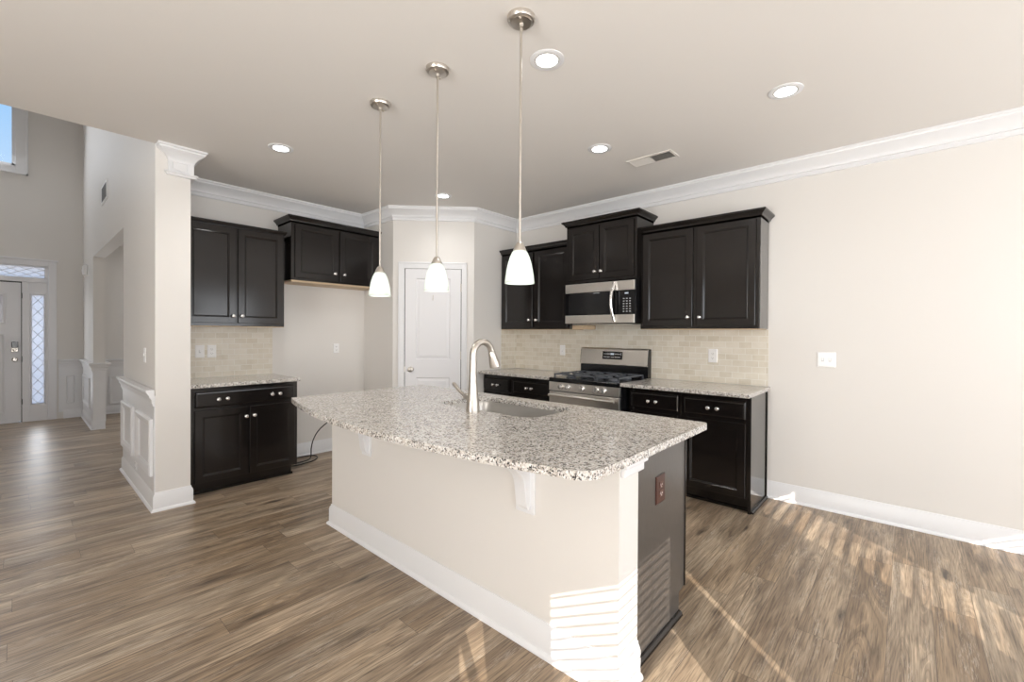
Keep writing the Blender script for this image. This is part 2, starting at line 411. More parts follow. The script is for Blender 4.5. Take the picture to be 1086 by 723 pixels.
# the wall between kitchen run and dining room, pantry walls
struct(MB().box(XP1, XQ + .1, YL, YL + .1, 0, ZC), 'wall_nook', M_WALL)
struct(MB().box(XQ, XQ + .1, YQ, YL, 0, ZC), 'wall_pantry_side', M_WALL)
struct(MB().prism([(XQ, YQ), (XD, YB), (XD + .06, YB + .08), (XQ + .12, YQ)], 0, ZC), 'wall_pantry', M_WALL)
struct(MB().box(XD, XR, YB, YB + .1, 0, ZC), 'wall_back', M_WALL)
# wall end (pillar) and hall wall with a cased opening
Y1, Y2, ZO = 5.65, 8.23, 2.342
hw = MB(); hw.box(XP, XP1, YP, Y1, 0, ZC); hw.box(XP, XP + .12, Y2, YF, 0, ZC); hw.box(XP, XP + .12, Y1, Y2, ZO, ZC)
struct(hw, 'wall_hall', M_WALL)
struct(MB().box(XP, XP + .12, YP + .001, YF, ZC, ZF), 'wall_hall_upper', M_WALL)
# unseen rear wall behind the camera; windows invented to place the sun patches
WIN = [(-2.268, -2.063, .1, 2.15), (-1.774, -.927, .1, 2.209), (-.608, .40, .1, 2.209), (.762, 1.323, .2, 2.2), (1.937, 3.70, .2, 2.2)]
rw = MB(); xs = XW
for (a, b, z0, z1) in WIN:
    rw.box(xs, a, YR - .06, YR, 0, ZC); rw.box(a, b, YR - .06, YR, 0, z0); rw.box(a, b, YR - .06, YR, z1, ZC); xs = b
rw.box(xs, XR, YR - .06, YR, 0, ZC)
struct(rw, 'wall_rear', M_WALL)
def casing(mb, a, b, z0, z1, y, w_=.07, t=.015, sill=True):
    mb.box(a - w_, a, y, y + t, z0 - w_, z1 + w_); mb.box(b, b + w_, y, y + t, z0 - w_, z1 + w_); mb.box(a, b, y, y + t, z1, z1 + w_); mb.box(a, b, y, y + t, z0 - w_, z0)
for i, (a, b, z0, z1) in enumerate(WIN):
    cs = MB(); casing(cs, a, b, z0, z1, YR)
    o = struct(cs, 'window_%d' % (i + 1), M_TRIM)
    MB().box(a, b, YR - .035, YR - .031, z0, z1).build('glass', M_PANE, o)
def blind(a, b, z0, z1, tilt, label, pitch=.0413, tape=None, cord=None):  # unseen blinds, placed to stripe the sun patches
    t = empty('window_blind', ((a + b) / 2, YR + .03, z0), label, 'blind')
    MB().box(a, b, YR + .005, YR + .05, z1 - .001, z1 + .03).build('headrail', M_BLIND, t)
    mb = MB(); z = z1 - .02; d = .024; cc, ss = math.cos(tilt), math.sin(tilt)
    while z > z0:
        y = YR + .03
        p = [(y - d * cc - .0012 * ss, z + d * ss - .0012 * cc), (y + d * cc - .0012 * ss, z - d * ss - .0012 * cc), (y + d * cc + .0012 * ss, z - d * ss + .0012 * cc), (y - d * cc + .0012 * ss, z + d * ss + .0012 * cc)]
        mb.prism(p, a + .003, b - .003, 'yz'); z -= pitch
    mb.build('slats', M_BLIND, t)
    MB().box(a, b, YR + .01, YR + .05, z0 - .012, z0).build('bottom_rail', M_BLIND, t)
    if tape is not None:
        for x in tape: MB().box(x - .006, x + .006, YR + .004, YR + .006, z0, z1).build('ladder_tape', M_BLIND, t)
T0 = math.radians(12)
blind(-1.774, -.940, 1.744, 2.209, math.radians(16), 'short unseen white horizontal blind half raised in the rear window', tape=[-1.13])
blind(-.4905, .45, .12, 2.21, math.radians(78), 'closed unseen blind added over the rear opening, leaving a slit of sun', pitch=.036)
blind(.762, 1.323, .22, 2.2, T0, 'narrow unseen white horizontal blind with open slats', tape=[1.21])
blind(1.937, 3.70, .22, 2.2, T0, 'wide unseen white horizontal blind with open slats', tape=[2.2, 3.4])
# unseen slabs added outside to cut off the upper sun, and ground
mesh_thing(MB().prism([(.40, -2.7), (1.60, -2.7), (.66, -3.78), (-.54, -3.78)], 2.40, 2.46).build('added_sunshade', M_TRIM), 'narrow unseen added awning outside over the slim rear window', 'sunshade')
mesh_thing(MB().prism([(1.66, -2.7), (4.3, -2.7), (2.40, -4.93), (-.25, -4.93)], 2.40, 2.46).build('added_sunshade', M_TRIM), 'deep unseen added awning outside over the wide rear window', 'sunshade')
mesh_thing(MB().prism([(-2.372, 2.23), (-2.338, 2.23), (-2.13, 1.80), (-2.164, 1.80)], -2.77, -2.75, 'xz').prism([(-2.164, 1.80), (-2.13, 1.80), (-2.13, -.1), (-2.164, -.1)], -2.77, -2.75, 'xz').build('sun_shaping_lath', M_TRIM), 'slim unseen added trellis lath outside the slit window', 'blocker')  # unseen lath added to break up the sliver of sun
struct(MB().box(-14, 14, -14, YR - .12, -.16, -.1), 'ground', M_GROUND)
# ------------------------------------------------------------------ trim: crown, baseboards
CROWN = [(0, 0), (.091, 0), (.091, -.014), (.083, -.018), (.080, -.030), (.064, -.042), (.042, -.060), (.026, -.084), (.020, -.098), (.020, -.106), (.009, -.108), (.009, -.128), (.012, -.131), (.012, -.141), (0, -.143)]
PATH = [(XR, YR), (XR, YB), (XD, YB), (XQ, YQ), (XQ, YL), (XP1, YL), (XP1, YP), (.772, YP), (.772, YP + .05)]
cr = MB(); cr.sweep(PATH, CROWN, ZC); struct(cr, 'trim_1', M_TRIM, smooth=True)
# capital frieze on the wall end: board, recessed panel and astragal below the crown
cp = MB(); cp.sweep([(XP1, YL - .1), (XP1, YP), (.772, YP), (.772, YP + .05)], [(0, -.08), (.018, -.08), (.018, -.185), (.040, -.185), (.040, -.192), (.030, -.200), (.030, -.210), (0, -.212)], ZC)
cpo = struct(cp, 'trim_2', M_TRIM)
f = MB(face_xf((.772, YP - .018, ZC - .172), (1, 0))); f.rings(.108, .07, [(0, 0), (0, .005), (.006, .005), (.012, .001)]); f.build('frieze_panel', M_TRIM, cpo)
BASE = [(0, 0), (.028, 0), (.028, .008), (.024, .016), (.015, .021), (.015, .108), (.012, .114), (.012, .120), (.006, .128), (.005, .138), (0, .140)]
def base(name, path): return struct(MB().sweep(path, BASE, 0), name, M_TRIM, smooth=True)
base('baseboard_right', [(XR, YR), (XR, .868)])
base('baseboard_nook', [(XQ, YQ), (XQ, YL), (1.757, YL)])
base('baseboard_pillar', [(XP1, YL - .62), (XP1, YP), (XP, YP), (XP, Y1), (XP + .1, Y1)])
base('baseboard_rear', [(XW, YR), (-.7, YR)])
base('baseboard_left', [(XH, YP), (XW, YP), (XW, YR)])
base('baseboard_foyer_left', [(-.9, YF), (XH, YF), (XH, YP)])
base('baseboard_hall', [(XP + .12, Y2), (XP, Y2), (XP, YF), (.46, YF)])
base('baseboard_dining', [(XR, YF), (XP + .12, YF)])
# ------------------------------------------------------------------ wainscot
RAIL = [(0, 0), (.050, 0), (.050, -.016), (.044, -.018), (.040, -.030), (.030, -.044), (.030, -.058), (.022, -.062), (.016, -.078), (.016, -.100), (.010, -.104), (.010, -.120), (0, -.122)]
def frame(mb, w_, h_, x, z, fw=.042, t=.016):
    """a picture-frame moulding in local coordinates"""
    R = [(0, 0), (0, t * .7), (.008, t), (fw * .6, t * .8), (fw, t * .35), (fw, 0)]
    vs = []; fs = []
    for ins, d in R: vs += [(x + ins, -d, z + ins), (x + w_ - ins, -d, z + ins), (x + w_ - ins, -d, z + h_ - ins), (x + ins, -d, z + h_ - ins)]
    for k in range(len(R) - 1):
        for i in range(4):
            j = (i + 1) % 4; fs.append((4 * k + i, 4 * k + j, 4 * k + 4 + j, 4 * k + 4 + i))
    mb.add(vs, fs)
# on the wall end (facing the hall)
wt = MB(); wt.sweep([(XP - .004, YP + .002), (XP - .004, Y1)], RAIL, .905); wt.box(XP - .005, XP, YP + .002, Y1, .1, .86)
o = struct(wt, 'trim_3', M_TRIM, smooth=True)
for (ya, yb) in ((4.225, 4.825), (5.02, 5.61)):
    f = MB(face_xf((XP - .005, yb, 0), (0, -1))); frame(f, yb - ya, .43, 0, .25, .062, .024); f.build('panel_moulding', M_TRIM, o)
# far pilaster, hall wall beyond and foyer wall
wt = MB(); wt.sweep([(XP + .125, Y2 + .3), (XP + .125, Y2 - .005), (XP - .005, Y2 - .005), (XP - .005, YF - .004), (.405, YF - .004)], RAIL, .905)
wt.box(XP - .006, XP + .126, Y2 - .006, Y2 + .3, .1, .86); wt.box(XP - .0055, XP, Y2 + .301, YF - .007, .1, .86); wt.box(.411, XP, YF - .006, YF, .1, .86)
o = struct(wt, 'trim_4', M_TRIM, smooth=True)
f = MB(face_xf((XP - .006, 9.5, 0), (0, -1))); frame(f, .95, .43, 0, .25); f.build('panel_moulding', M_TRIM, o)
f = MB(face_xf((.49, YF - .006, 0), (1, 0))); frame(f, .10, .43, 0, .225, .018); f.build('panel_moulding', M_TRIM, o)
wt = MB(); wt.sweep([(XR, YF - .004), (XP + .13, YF - .004)], RAIL, .885); wt.box(XP + .12, XR, YF - .006, YF, .1, .84)
o = struct(wt, 'trim_5', M_TRIM, smooth=True)
for k in range(3):
    f = MB(face_xf((.98 + k * 1.0, YF - .006, 0), (1, 0))); frame(f, .85, .46, 0, .15); f.build('panel_moulding', M_TRIM, o)
# ------------------------------------------------------------------ foyer far wall with door, sidelight, transom and high window
fwb = MB(); y0, y1 = YF, YF + .12
fwb.box(XH, -.92, y0, y1, 0, ZF); fwb.box(.33, XP + .12, y0, y1, 0, ZF); fwb.box(-.92, .33, y0, y1, 2.30, 3.72); fwb.box(-.02, .33, y0, y1, 3.72, ZF); fwb.box(-.92, -.02, y0, y1, 4.95, ZF)
fwb.box(XP + .12, 1.9, y0, y1, 0, ZC); fwb.box(3.3, XR, y0, y1, 0, ZC); fwb.box(1.9, 3.3, y0, y1, 0, .9); fwb.box(1.9, 3.3, y0, y1, 2.3, ZC)
struct(fwb, 'wall_foyer', M_WALL)
# high window
hwn = MB(); a, b, z0, z1 = -.92, -.024, 3.72, 4.95
hwn.box(b, b + .118, YF - .02, YF, z0 - .10, z1 + .1); hwn.box(a - .1, a, YF - .02, YF, z0 - .10, z1 + .1); hwn.box(a, b, YF - .02, YF, z0 - .10, z0); hwn.box(a, b, YF - .02, YF, z1, z1 + .1)
hwn.box(b + .10, b + .125, YF - .03, YF, z0 - .11, z1 + .1); hwn.box(a, b + .125, YF - .03, YF, z0 - .11, z0 - .088)
o = struct(hwn, 'window_6', M_TRIM, bevel=.003)
sh = MB(); sh.box(a, b, YF + .02, YF + .06, z0, z0 + .035); sh.box(b - .035, b, YF + .02, YF + .06, z0, z1); sh.box(a, a + .035, YF + .02, YF + .06, z0, z1); sh.box(a, b, YF + .02, YF + .06, z1 - .035, z1)
sh.build('sash', M_TRIM, o); MB().box(a, b, YF + .038, YF + .042, z0, z1).build('glass', M_PANE, o)
# unseen dining window, added to go with the fill light there
dn = MB(); casing(dn, 1.9, 3.3, .9, 2.3, YF - .015); o = struct(dn, 'window_7', M_TRIM); MB().box(1.9, 3.3, YF + .03, YF + .034, .9, 2.3).build('glass', M_PANE, o)
# unseen left-hand window and drawn shade, added to house the fill light
lw = MB(); lw.box(XW, XW + .02, -1.3, 2.5, .45, .52).box(XW, XW + .02, -1.3, 2.5, 2.38, 2.45).box(XW, XW + .02, -1.3, -1.2, .45, 2.45).box(XW, XW + .02, 2.4, 2.5, .45, 2.45)
o = struct(lw, 'window_8', M_TRIM); MB().box(XW + .002, XW + .008, -1.2, 2.4, .52, 2.38).build('added_roller_shade', M_BLIND, o)
# front door unit
dr = MB()
dr.box(.305, .389, YF - .022, YF, 0, 2.375); dr.box(-.90, .305, YF - .022, YF, 2.30, 2.375); dr.box(-.98, .405, YF - .036, YF, 2.375, 2.40)   # casing
dr.box(-.98, -.90, YF - .022, YF, 0, 2.375)
dr.box(-.90, .305, YF - .008, YF + .05, 2.28, 2.299); dr.box(-.90, .304, YF - .008, YF + .05, 2.056, 2.125); dr.box(.265, .304, YF - .008, YF + .05, 2.126, 2.279)
dr.box(.036, .099, YF - .008, YF + .06, 0, 2.055); dr.box(.291, .304, YF - .008, YF + .05, 0, 2.055)
dr.box(-.90, .0, YF + .0, YF + .1, -.0, .02)
o = struct(dr, 'door_1', M_DOOR, bevel=.003)
MB().box(-.90, .265, YF + .02, YF + .026, 2.125, 2.28).build('transom_glass', M_FROST, o)
def came(mb, x0, x1, z0, z1, w_, h_, y, t=.004):
    """diamond lattice clipped to a rectangle"""
    n = int((z1 - z0) / h_) + int((x1 - x0) / w_) + 4
    for sgn in (1, -1):
        for k in range(-n, n + 1):
            # line: z = zc + sgn*(x-xm)*h/w
            xm = (x0 + x1) / 2; zc_ = z0 + k * h_
            pts = []
            for x in (x0, x1):
                pts.append((x, zc_ + sgn * (x - xm) * h_ / w_))
            (xa, za), (xb, zb) = pts
            def clip(xa, za, xb, zb):
                if za == zb: return None
                t0, t1 = 0, 1
                for lim, s_ in ((z0, 1), (z1, -1)):
                    fa, fb = s_ * (za - lim), s_ * (zb - lim)
                    if fa < 0 and fb < 0: return None
                    if fa < 0: t0 = max(t0, fa / (fa - fb))
                    if fb < 0: t1 = min(t1, fa / (fa - fb))
                if t0 >= t1: return None
                return (xa + (xb - xa) * t0, za + (zb - za) * t0, xa + (xb - xa) * t1, za + (zb - za) * t1)
            cxy = clip(xa, za, xb, zb)
            if cxy:
                A = Vector((cxy[0], y, cxy[1])); B = Vector((cxy[2], y, cxy[3]))
                if (B - A).length > .01: mb.tube([A, B], t, 4)
tm = MB(); came(tm, -.89, .26, 2.13, 2.275, .16, .075, YF + .016); tm.build('lattice', M_CAME, o)
sl = MB(face_xf((.10, YF + .02, 0), (1, 0))); W_ = .19
sl.box(0, .034, -.02, .02, 0, 2.055); sl.box(.157, .19, -.02, .02, 0, 2.055); sl.box(.034, .157, -.02, .02, 0, .262); sl.box(.034, .157, -.02, .02, 1.866, 2.055)
frame(sl, .165, 1.66, .013, .235, .022, .03)
sl.build('sidelight', M_DOOR, o)
MB().box(.134, .257, YF + .018, YF + .024, .262, 1.866).build('sidelight_glass', M_FROST, o)
tm = MB(); came(tm, .134, .257, .262, 1.866, .123, .17, YF + .012, .0035); tm.build('lattice', M_CAME, o)
dl = MB(face_xf((-.875, YF + .02, .02), (1, 0))); dl.box(0, .903, 0, .04, 0, 2.02)
for (x, z, ww, hh) in ((.12, 1.42, .64, .44), (.12, .12, .30, 1.16), (.48, .12, .27, 1.16)):
    frame(dl, ww, hh, x, z, .03, .012)
dlo = dl.build('door_leaf', M_DOOR, o); MB().box(.026, .037, YF + .03, YF + .08, 0, 2.056).box(-.90, .036, YF + .055, YF + .09, 2.03, 2.06).build('gap_backing', M_DARKHOLE, o)  # dark strip put behind the leaf gap to close off the sky
MB().box(-.73, -.15, YF + .012, YF + .016, 1.47, 1.85).build('door_glass', M_FROST, dlo)
MB().box(-.068, .0, YF - .012, YF + .02, 1.09, 1.176).build('keypad_lock', M_BLACK, o, bevel=.006)
MB().box(-.068, .0, YF - .014, YF + .02, 1.03, 1.092).lathe((-.034, YF - .012, 1.06), [(.022, 0), (.02, -.012), (.012, -.014)], 16, 'y').build('deadbolt', M_NICKEL, o, bevel=.004)
MB().lathe((-.034, YF + .02, .92), [(.032, 0), (.032, -.01), (.014, -.014), (.012, -.04), (.028, -.046), (.031, -.06), (.02, -.072)], 20, 'y').build('door_knob', M_NICKEL, o, smooth=True)
hg = MB()
for z in (.925, .3, 1.85): hg.box(.030, .040, YF - .012, YF - .002, z - .04, z + .04)
hg.build('hinge', M_BLACK, o)
# ------------------------------------------------------------------ pantry door on the diagonal wall
DX = face_xf((XQ, YQ, 0), (XD - XQ, YB - YQ))
pd = MB(DX)
CAS = [(0, 0), (0, .012), (.012, .018), (.05, .018), (.062, .010), (.062, 0)]
pd.box(.066, .128, -.016, 0, 0, 2.120); pd.box(.759, .812, -.016, 0, 0, 2.120); pd.box(.128, .759, -.016, 0, 2.058, 2.120)
pd.box(.060, .076, -.022, 0, 0, 2.130); pd.box(.802, .818, -.022, 0, 0, 2.130); pd.box(.060, .818, -.022, 0, 2.112, 2.130)
o = struct(pd, 'door_2', M_TRIM, bevel=.003)
ROOTD = o
lf = MB(DX); xa, xb = .136, .752
lf.box(xa, xa + .118, -.008, .0, .01, 2.055); lf.box(xb - .118, xb, -.008, .0, .01, 2.055)
for (za, zb) in ((.01, .22), (.845, 1.045), (1.95, 2.055)): lf.box(xa + .118, xb - .118, -.008, .0, za, zb)
for (za, zb) in ((.22, .845), (1.045, 1.95)):
    w_ = xb - xa - .236; R = [(0, .008), (.010, .001), (.018, .001), (.042, .006), (.045, .006)]
    vs = []; fs = []
    for ins, d in R: vs += [(xa + .118 + ins, -d, za + ins), (xb - .118 - ins, -d, za + ins), (xb - .118 - ins, -d, zb - ins), (xa + .118 + ins, -d, zb - ins)]
    for k in range(len(R) - 1):
        for i in range(4): j = (i + 1) % 4; fs.append((4 * k + i, 4 * k + j, 4 * k + 4 + j, 4 * k + 4 + i))
    n = 4 * (len(R) - 1); fs.append((n, n + 1, n + 2, n + 3)); lf.add(vs, fs)
lf.build('door_leaf', M_DOOR, o)
MB(DX).box(.128, .136, -.001, 0, 0, 2.058).box(.752, .759, -.001, 0, 0, 2.058).box(.128, .759, -.001, 0, 2.055, 2.058).build('door_gap', M_DARKHOLE, o)
MB(DX).lathe((.200, 0, .936), [(.030, 0), (.030, .012), (.012, .016), (.011, .036), (.024, .042), (.029, .052), (.026, .064), (.012, .070)], 20, (Vector((1, 0, 0)), Vector((0, 0, 1)), Vector((0, -1, 0)))).build('door_knob', M_NICKEL, o, smooth=True)
MB(DX).box(.128, .137, -.010, 0, .905, .965).build('strike_plate', M_NICKEL, o)
for z in (1.848, 1.091, .25): MB(DX).box(.748, .757, -.022, -.004, z - .045, z + .045).build('hinge', M_NICKEL, o)
MB(DX).tube([(.443, -.010, 1.765), (.443, -.012, 1.72), (.443, -.028, 1.705), (.443, -.034, 1.725)], .003, 6).build('hook', M_NICKEL, o)

# ------------------------------------------------------------------ cabinets
DOOR = [(0, 0), (0, .017), (.003, .020), (.052, .020), (.056, .016), (.060, .0165), (.066, .0095)]
DRAW = [(0, 0), (0, .012), (.006, .017), (.010, .019), (.018, .020)]
def cabinet_door(xf, x, z, w_, h_, parent, name='door', knob_at=None):
    o_ = MB(xf).rings(w_, h_, DOOR, x, z).build(name, M_CAB, parent)
    if knob_at: knob(xf @ Matrix.Translation((0, -.020, 0)), knob_at[0], knob_at[1], o_)
    return o_
def drawer(xf, x, z, w_, h_, parent, knobs):
    o_ = MB(xf).rings(w_, h_, DRAW, x, z).build('drawer', M_CAB, parent)
    for kx, kz in knobs: knob(xf @ Matrix.Translation((0, -.020, 0)), kx, kz, o_)
    return o_
CCROWN = [(0, 0), (0, .012), (.012, .014), (.016, .028), (.034, .046), (.042, .052), (.042, .064), (0, .064)]
XRC, YLC = XR - .003, YL - .003
# left upper (nook)
X0, X1 = XP1 + .004, 1.735; yf = 4.55
t = empty('upper_cabinet', ((X0 + X1) / 2, YLC, 1.39), 'dark wood wall cabinet with two tall doors above the nook countertop, beside the wall end', 'cabinet')
MB().box(X0, X1, yf, YLC - .003, 1.392, 2.30).build('body', M_CAB, t, bevel=.002)
xf = face_xf((0, yf, 0), (1, 0))
cabinet_door(xf, .935, 1.42, .380, .855, t, knob_at=(1.290, 1.483)); cabinet_door(xf, 1.333, 1.42, .385, .855, t, knob_at=(1.360, 1.485))
MB().sweep([(X1, YLC), (X1, yf), (X0, yf)], [(0, 0), (.010, 0), (.020, .02), (.020, .032), (0, .032)], 2.286).build('top_moulding', M_CAB, t)
MB().box(X0 + .002, X1 - .004, yf + .002, YLC - .008, 1.3865, 1.392).build('underside', M_TAN, t)
# fridge cabinet
X0, X1 = 1.80, XQ - .002
t = empty('upper_cabinet', ((X0 + X1) / 2, YLC, 1.85), 'short dark wood wall cabinet hung higher over the empty refrigerator space', 'cabinet')
MB().box(X0, X1 - .002, yf, YLC - .003, 1.862, 2.44).build('body', M_CAB, t, bevel=.002)
cabinet_door(xf, 1.835, 1.885, .437, .535, t, knob_at=(2.235, 1.958)); cabinet_door(xf, 2.300, 1.885, .437, .535, t, knob_at=(2.338, 1.958))
MB().sweep([(X0, YLC), (X0, yf), (X1 - .002, yf)][::-1], CCROWN, 2.428).build('crown_moulding', M_CAB, t)
MB().box(X0 + .01, X1 - .01, yf + .012, YLC, 1.845, 1.862).build('underside', M_TAN, t)
# base cabinet in the nook
X0, X1 = XP1 + .004, 1.751; yb = 4.28
t = empty('base_cabinet', ((X0 + X1) / 2, YLC, 0), 'dark wood base cabinet with one wide drawer over two doors, in the nook', 'cabinet')
MB().box(X0, X1, yb, YLC - .003, .10, .884).build('body', M_CAB, t, bevel=.002)
MB().box(X0, X1 - .02, yb + .085, YLC, 0, .10).box(X0, X1 - .01, yb + .075, yb + .09, 0, .02).build('toe_kick', M_CAB, t)
xf = face_xf((0, yb, 0), (1, 0))
drawer(xf, .945, .722, .770, .130, t, [(1.106, .783), (1.171, .784), (1.519, .785), (1.585, .785)])
cabinet_door(xf, .945, .112, .385, .585, t, knob_at=(1.312, .616)); cabinet_door(xf, 1.346, .112, .380, .585, t, knob_at=(1.375, .617))
# ---- right run. local x runs along -y ; front planes face -x
def rx(xface): return face_xf((xface, 0, 0), (0, -1))      # local x = -y
XB, XU, XM = 3.64, 3.872, 3.79
def upper(name_label, ya, yb_, z0, z1, xface, doors, knobs, crown=True, side_panel=False, sides=(0, 0)):
    t = empty('upper_cabinet', (XRC, (ya + yb_) / 2, z0), name_label, 'cabinet')
    MB().box(xface, XRC - .003, ya + (.004 if side_panel else 0), yb_, z0, z1 - .04).build('body', M_CAB, t, bevel=.002)
    if side_panel: MB().box(xface + .014, XRC - .004, ya, ya + .004, z0, z1 - .042).build('side_panel', M_CABPANEL, t)
    for (a_, b_), k_ in zip(doors, knobs):
        cabinet_door(rx(xface), -b_, z0 + .027, b_ - a_, z1 - z0 - .095, t, knob_at=(-k_[0], k_[1]))
    return t
t = upper('dark wood wall cabinet with two tall doors at the right end above the right countertop', .870, 1.864, 1.39, 2.325, XU, [(.900, 1.352), (1.386, 1.836)], [(1.320, 1.487), (1.418, 1.489)], side_panel=True)
MB().sweep([(XRC, .870), (XU, .870), (XU, 1.864)], CCROWN, 2.262).build('crown_moulding', M_CAB, t)
MB().box(XU + .002, XRC - .008, .88, 1.86, 1.3845, 1.39).build('underside', M_TAN, t)
t = upper('short dark wood cabinet directly above the microwave, taller crown than its neighbours', 1.866, 2.644, 1.856, 2.475, XM, [(1.893, 2.248), (2.258, 2.612)], [(2.222, 1.951), (2.290, 1.952)])
MB().sweep([(XRC, 1.866), (XM, 1.866), (XM, 2.644), (XRC, 2.644)], CCROWN, 2.422).build('crown_moulding', M_CAB, t)
t = upper('dark wood wall cabinet with two doors in the corner left of the microwave', 2.646, YB - .003, 1.39, 2.325, XU, [(2.675, 3.12), (3.155, 3.612)], [(3.086, 1.492), (3.19, 1.494)])
MB().sweep([(XU, 2.646), (XU, YB - .003)], CCROWN, 2.262).build('crown_moulding', M_CAB, t)
MB().box(XU + .002, XRC - .008, 2.66, YB - .01, 1.3845, 1.39).build('underside', M_TAN, t)
MB().box(XU + .03, XRC - .02, 2.50, 2.645, 1.388, 1.430).build('filler_strip', M_TAN, t)
def base_cab(label, ya, yb_, dw, doors, side=False, XB=XB):
    t = empty('base_cabinet', (XRC, (ya + yb_) / 2, 0), label, 'cabinet')
    MB().box(XB, XRC, ya + (.005 if side else 0), yb_, .10, .884).build('body', M_CAB, t, bevel=.002)
    MB().box(XB + .07, XRC, ya + (.02 if side else 0), yb_, 0, .10).box(XB + .055, XB + .07, ya + .02, yb_, 0, .018).build('toe_kick', M_CAB, t)
    if side:
        MB().box(XB + .012, XRC - .03, ya, ya + .005, .012, .884).build('side_panel', M_CABPANEL, t)
        MB().box(XB, XB + .012, ya - .002, ya + .005, .10, .884).build('side_stile', M_CAB, t); MB().box(XRC - .03, XRC - .018, ya - .008, ya + .005, .0, .884).build('scribe_strip', M_CAB, t)
        MB().prism([(ya, 0), (ya - .018, 0), (ya - .016, .010), (ya - .008, .018), (ya, .020)], XB + .02, XRC - .018, 'yz').build('shoe_moulding', M_CAB, t)
        MB().box(XB + .005, XB + .02, ya - .003, ya + .02, 0, .10).build('toe_kick_return', M_CAB, t)
    for (a_, b_) in dw:
        m_ = (a_ + b_) / 2; drawer(rx(XB), -b_, .703, b_ - a_, .135, t, [(-m_ - .034, .768), (-m_ + .034, .769)])
    for (a_, b_, k_) in doors: cabinet_door(rx(XB), -b_, .115, b_ - a_, .560, t, knob_at=(-k_, .62))
    return t
base_cab('dark wood base cabinet with drawer and door at the right end of the wall run', .870, 1.388, [(.903, 1.364)], [(.903, 1.364, 1.33)], side=True)
base_cab('dark wood base cabinet with drawer between the range and the end cabinet', 1.390, 1.862, [(1.412, 1.842)], [(1.412, 1.842, 1.44)])
base_cab('dark wood base cabinet with drawer just left of the range', 2.648, 3.212, [(2.70, 3.19)], [(2.70, 3.19, 2.73)], XB=3.585)
base_cab('dark wood base cabinet with drawer in the corner by the pantry wall', 3.214, YB - .004, [(3.235, 3.63)], [(3.235, 3.63, 3.59)], XB=3.585)
# countertops
def slab(poly, z0=.884, z1=.914): return MB().prism(poly, z0, z1)
o = slab([(XP1 + .001, 4.240), (1.765, 4.240), (1.765, YL - .001), (XP1 + .001, YL - .001)]).build('countertop', M_GRAN, bevel=.004)
mesh_thing(o, 'short speckled granite countertop on the nook base cabinet beside the wall end', 'countertop')
o = slab([(3.493, .847), (XR - .001, .847), (XR - .001, 1.868), (3.493, 1.868)]).build('countertop', M_GRAN, bevel=.004)
mesh_thing(o, 'speckled granite countertop right of the range under the light switch', 'countertop')
o = slab([(3.493, 2.646), (XR - .001, 2.646), (XR - .001, YB - .001), (3.493, YB - .001)]).build('countertop', M_GRAN, bevel=.004)
mesh_thing(o, 'speckled granite countertop in the corner left of the range', 'countertop')
# backsplashes
uvf = lambda co, n: (((co.x if abs(n.y) > .5 else co.y)), co.z - .914)
o = MB().box(XP1 + .001, 1.748, YL - .008, YL - .001, .914, 1.386).build('tile_backsplash', M_TILE, uvfn=uvf)
mesh_thing(o, 'cream subway tile backsplash in the nook between its cabinets', 'backsplash')
o = MB().box(XR - .008, XR - .001, .866, YB - .001, .9145, 1.383).build('tile_backsplash', M_TILE, uvfn=uvf)
mesh_thing(o, 'long cream subway tile backsplash behind the range and right countertops', 'backsplash')
MB().box(XR - .008, XR - .001, 1.868, 2.60, 1.3835, 1.46).build('tile_strip', M_TILE, o, uvfn=uvf)
o = MB().box(XU - .0, XR - .009, YB - .008, YB - .001, .9145, 1.383).build('tile_backsplash', M_TILE, uvfn=uvf)
mesh_thing(o, 'narrow cream tile backsplash return on the pantry side wall in the corner', 'backsplash')
# ------------------------------------------------------------------ range
ya, yb_ = 1.874, 2.640; XG = 3.495
t = empty('gas_range', (XR, (ya + yb_) / 2, 0), 'stainless steel gas range with black cooktop and five front knobs', 'range')
MB().box(XG + .03, XR - .03, ya, yb_, .05, .885).build('body', M_BLACK, t, bevel=.003)
MB().box(XG + .09, XR - .05, ya + .03, yb_ - .03, 0, .05).build('plinth', M_BLACK, t)
MB().box(XG - .005, XR - .09, ya, yb_, .872, .912).build('cooktop', M_BLACK, t, bevel=.006)
cpn = MB(); cpn.prism([(XG, .788), (XG + .035, .788), (XG + .035, .872), (XG + .004, .872)], ya, yb_, 'xz'); cpo = cpn.build('control_panel', M_STEEL, t, bevel=.002)
for ky in (2.495, 2.415, 2.259, 2.108, 2.032):
    MB().lathe((XG + .002, ky, .831), [(.029, .0), (.029, -.004), (.0235, -.006), (.0225, -.024), (.020, -.028), (.004, -.029)], 20, 'x').build('burner_knob', M_KNOB, cpo, smooth=True)
od = MB(); od.box(XG, XG + .035, ya + .004, yb_ - .004, .20, .780); odo = od.build('oven_door', M_STEEL, t, bevel=.004)
MB().box(XG - .003, XG, ya + .10, yb_ - .10, .30, .66).build('oven_window', M_BLKGLASS, odo)
hd = MB(); hd.tube([(XG - .045, ya + .03, .748), (XG - .05, (ya + yb_) / 2, .750), (XG - .045, yb_ - .03, .748)], .013, 12)
for y in (ya + .07, yb_ - .07): hd.tube([(XG, y, .748), (XG - .045, y, .748)], .009, 10)
hd.build('oven_handle', M_STEEL, odo, smooth=True)
MB().box(XG, XG + .035, ya + .004, yb_ - .004, .055, .190).build('storage_drawer', M_STEEL, t, bevel=.004)
bgp = MB(); bgp.prism([(4.062, .912), (4.128, .912), (4.128, 1.193), (4.085, 1.193), (4.070, 1.180), (4.052, 1.035), (4.062, 1.03)], ya, yb_, 'xz'); bgo = bgp.build('backguard', M_BLACK, t)
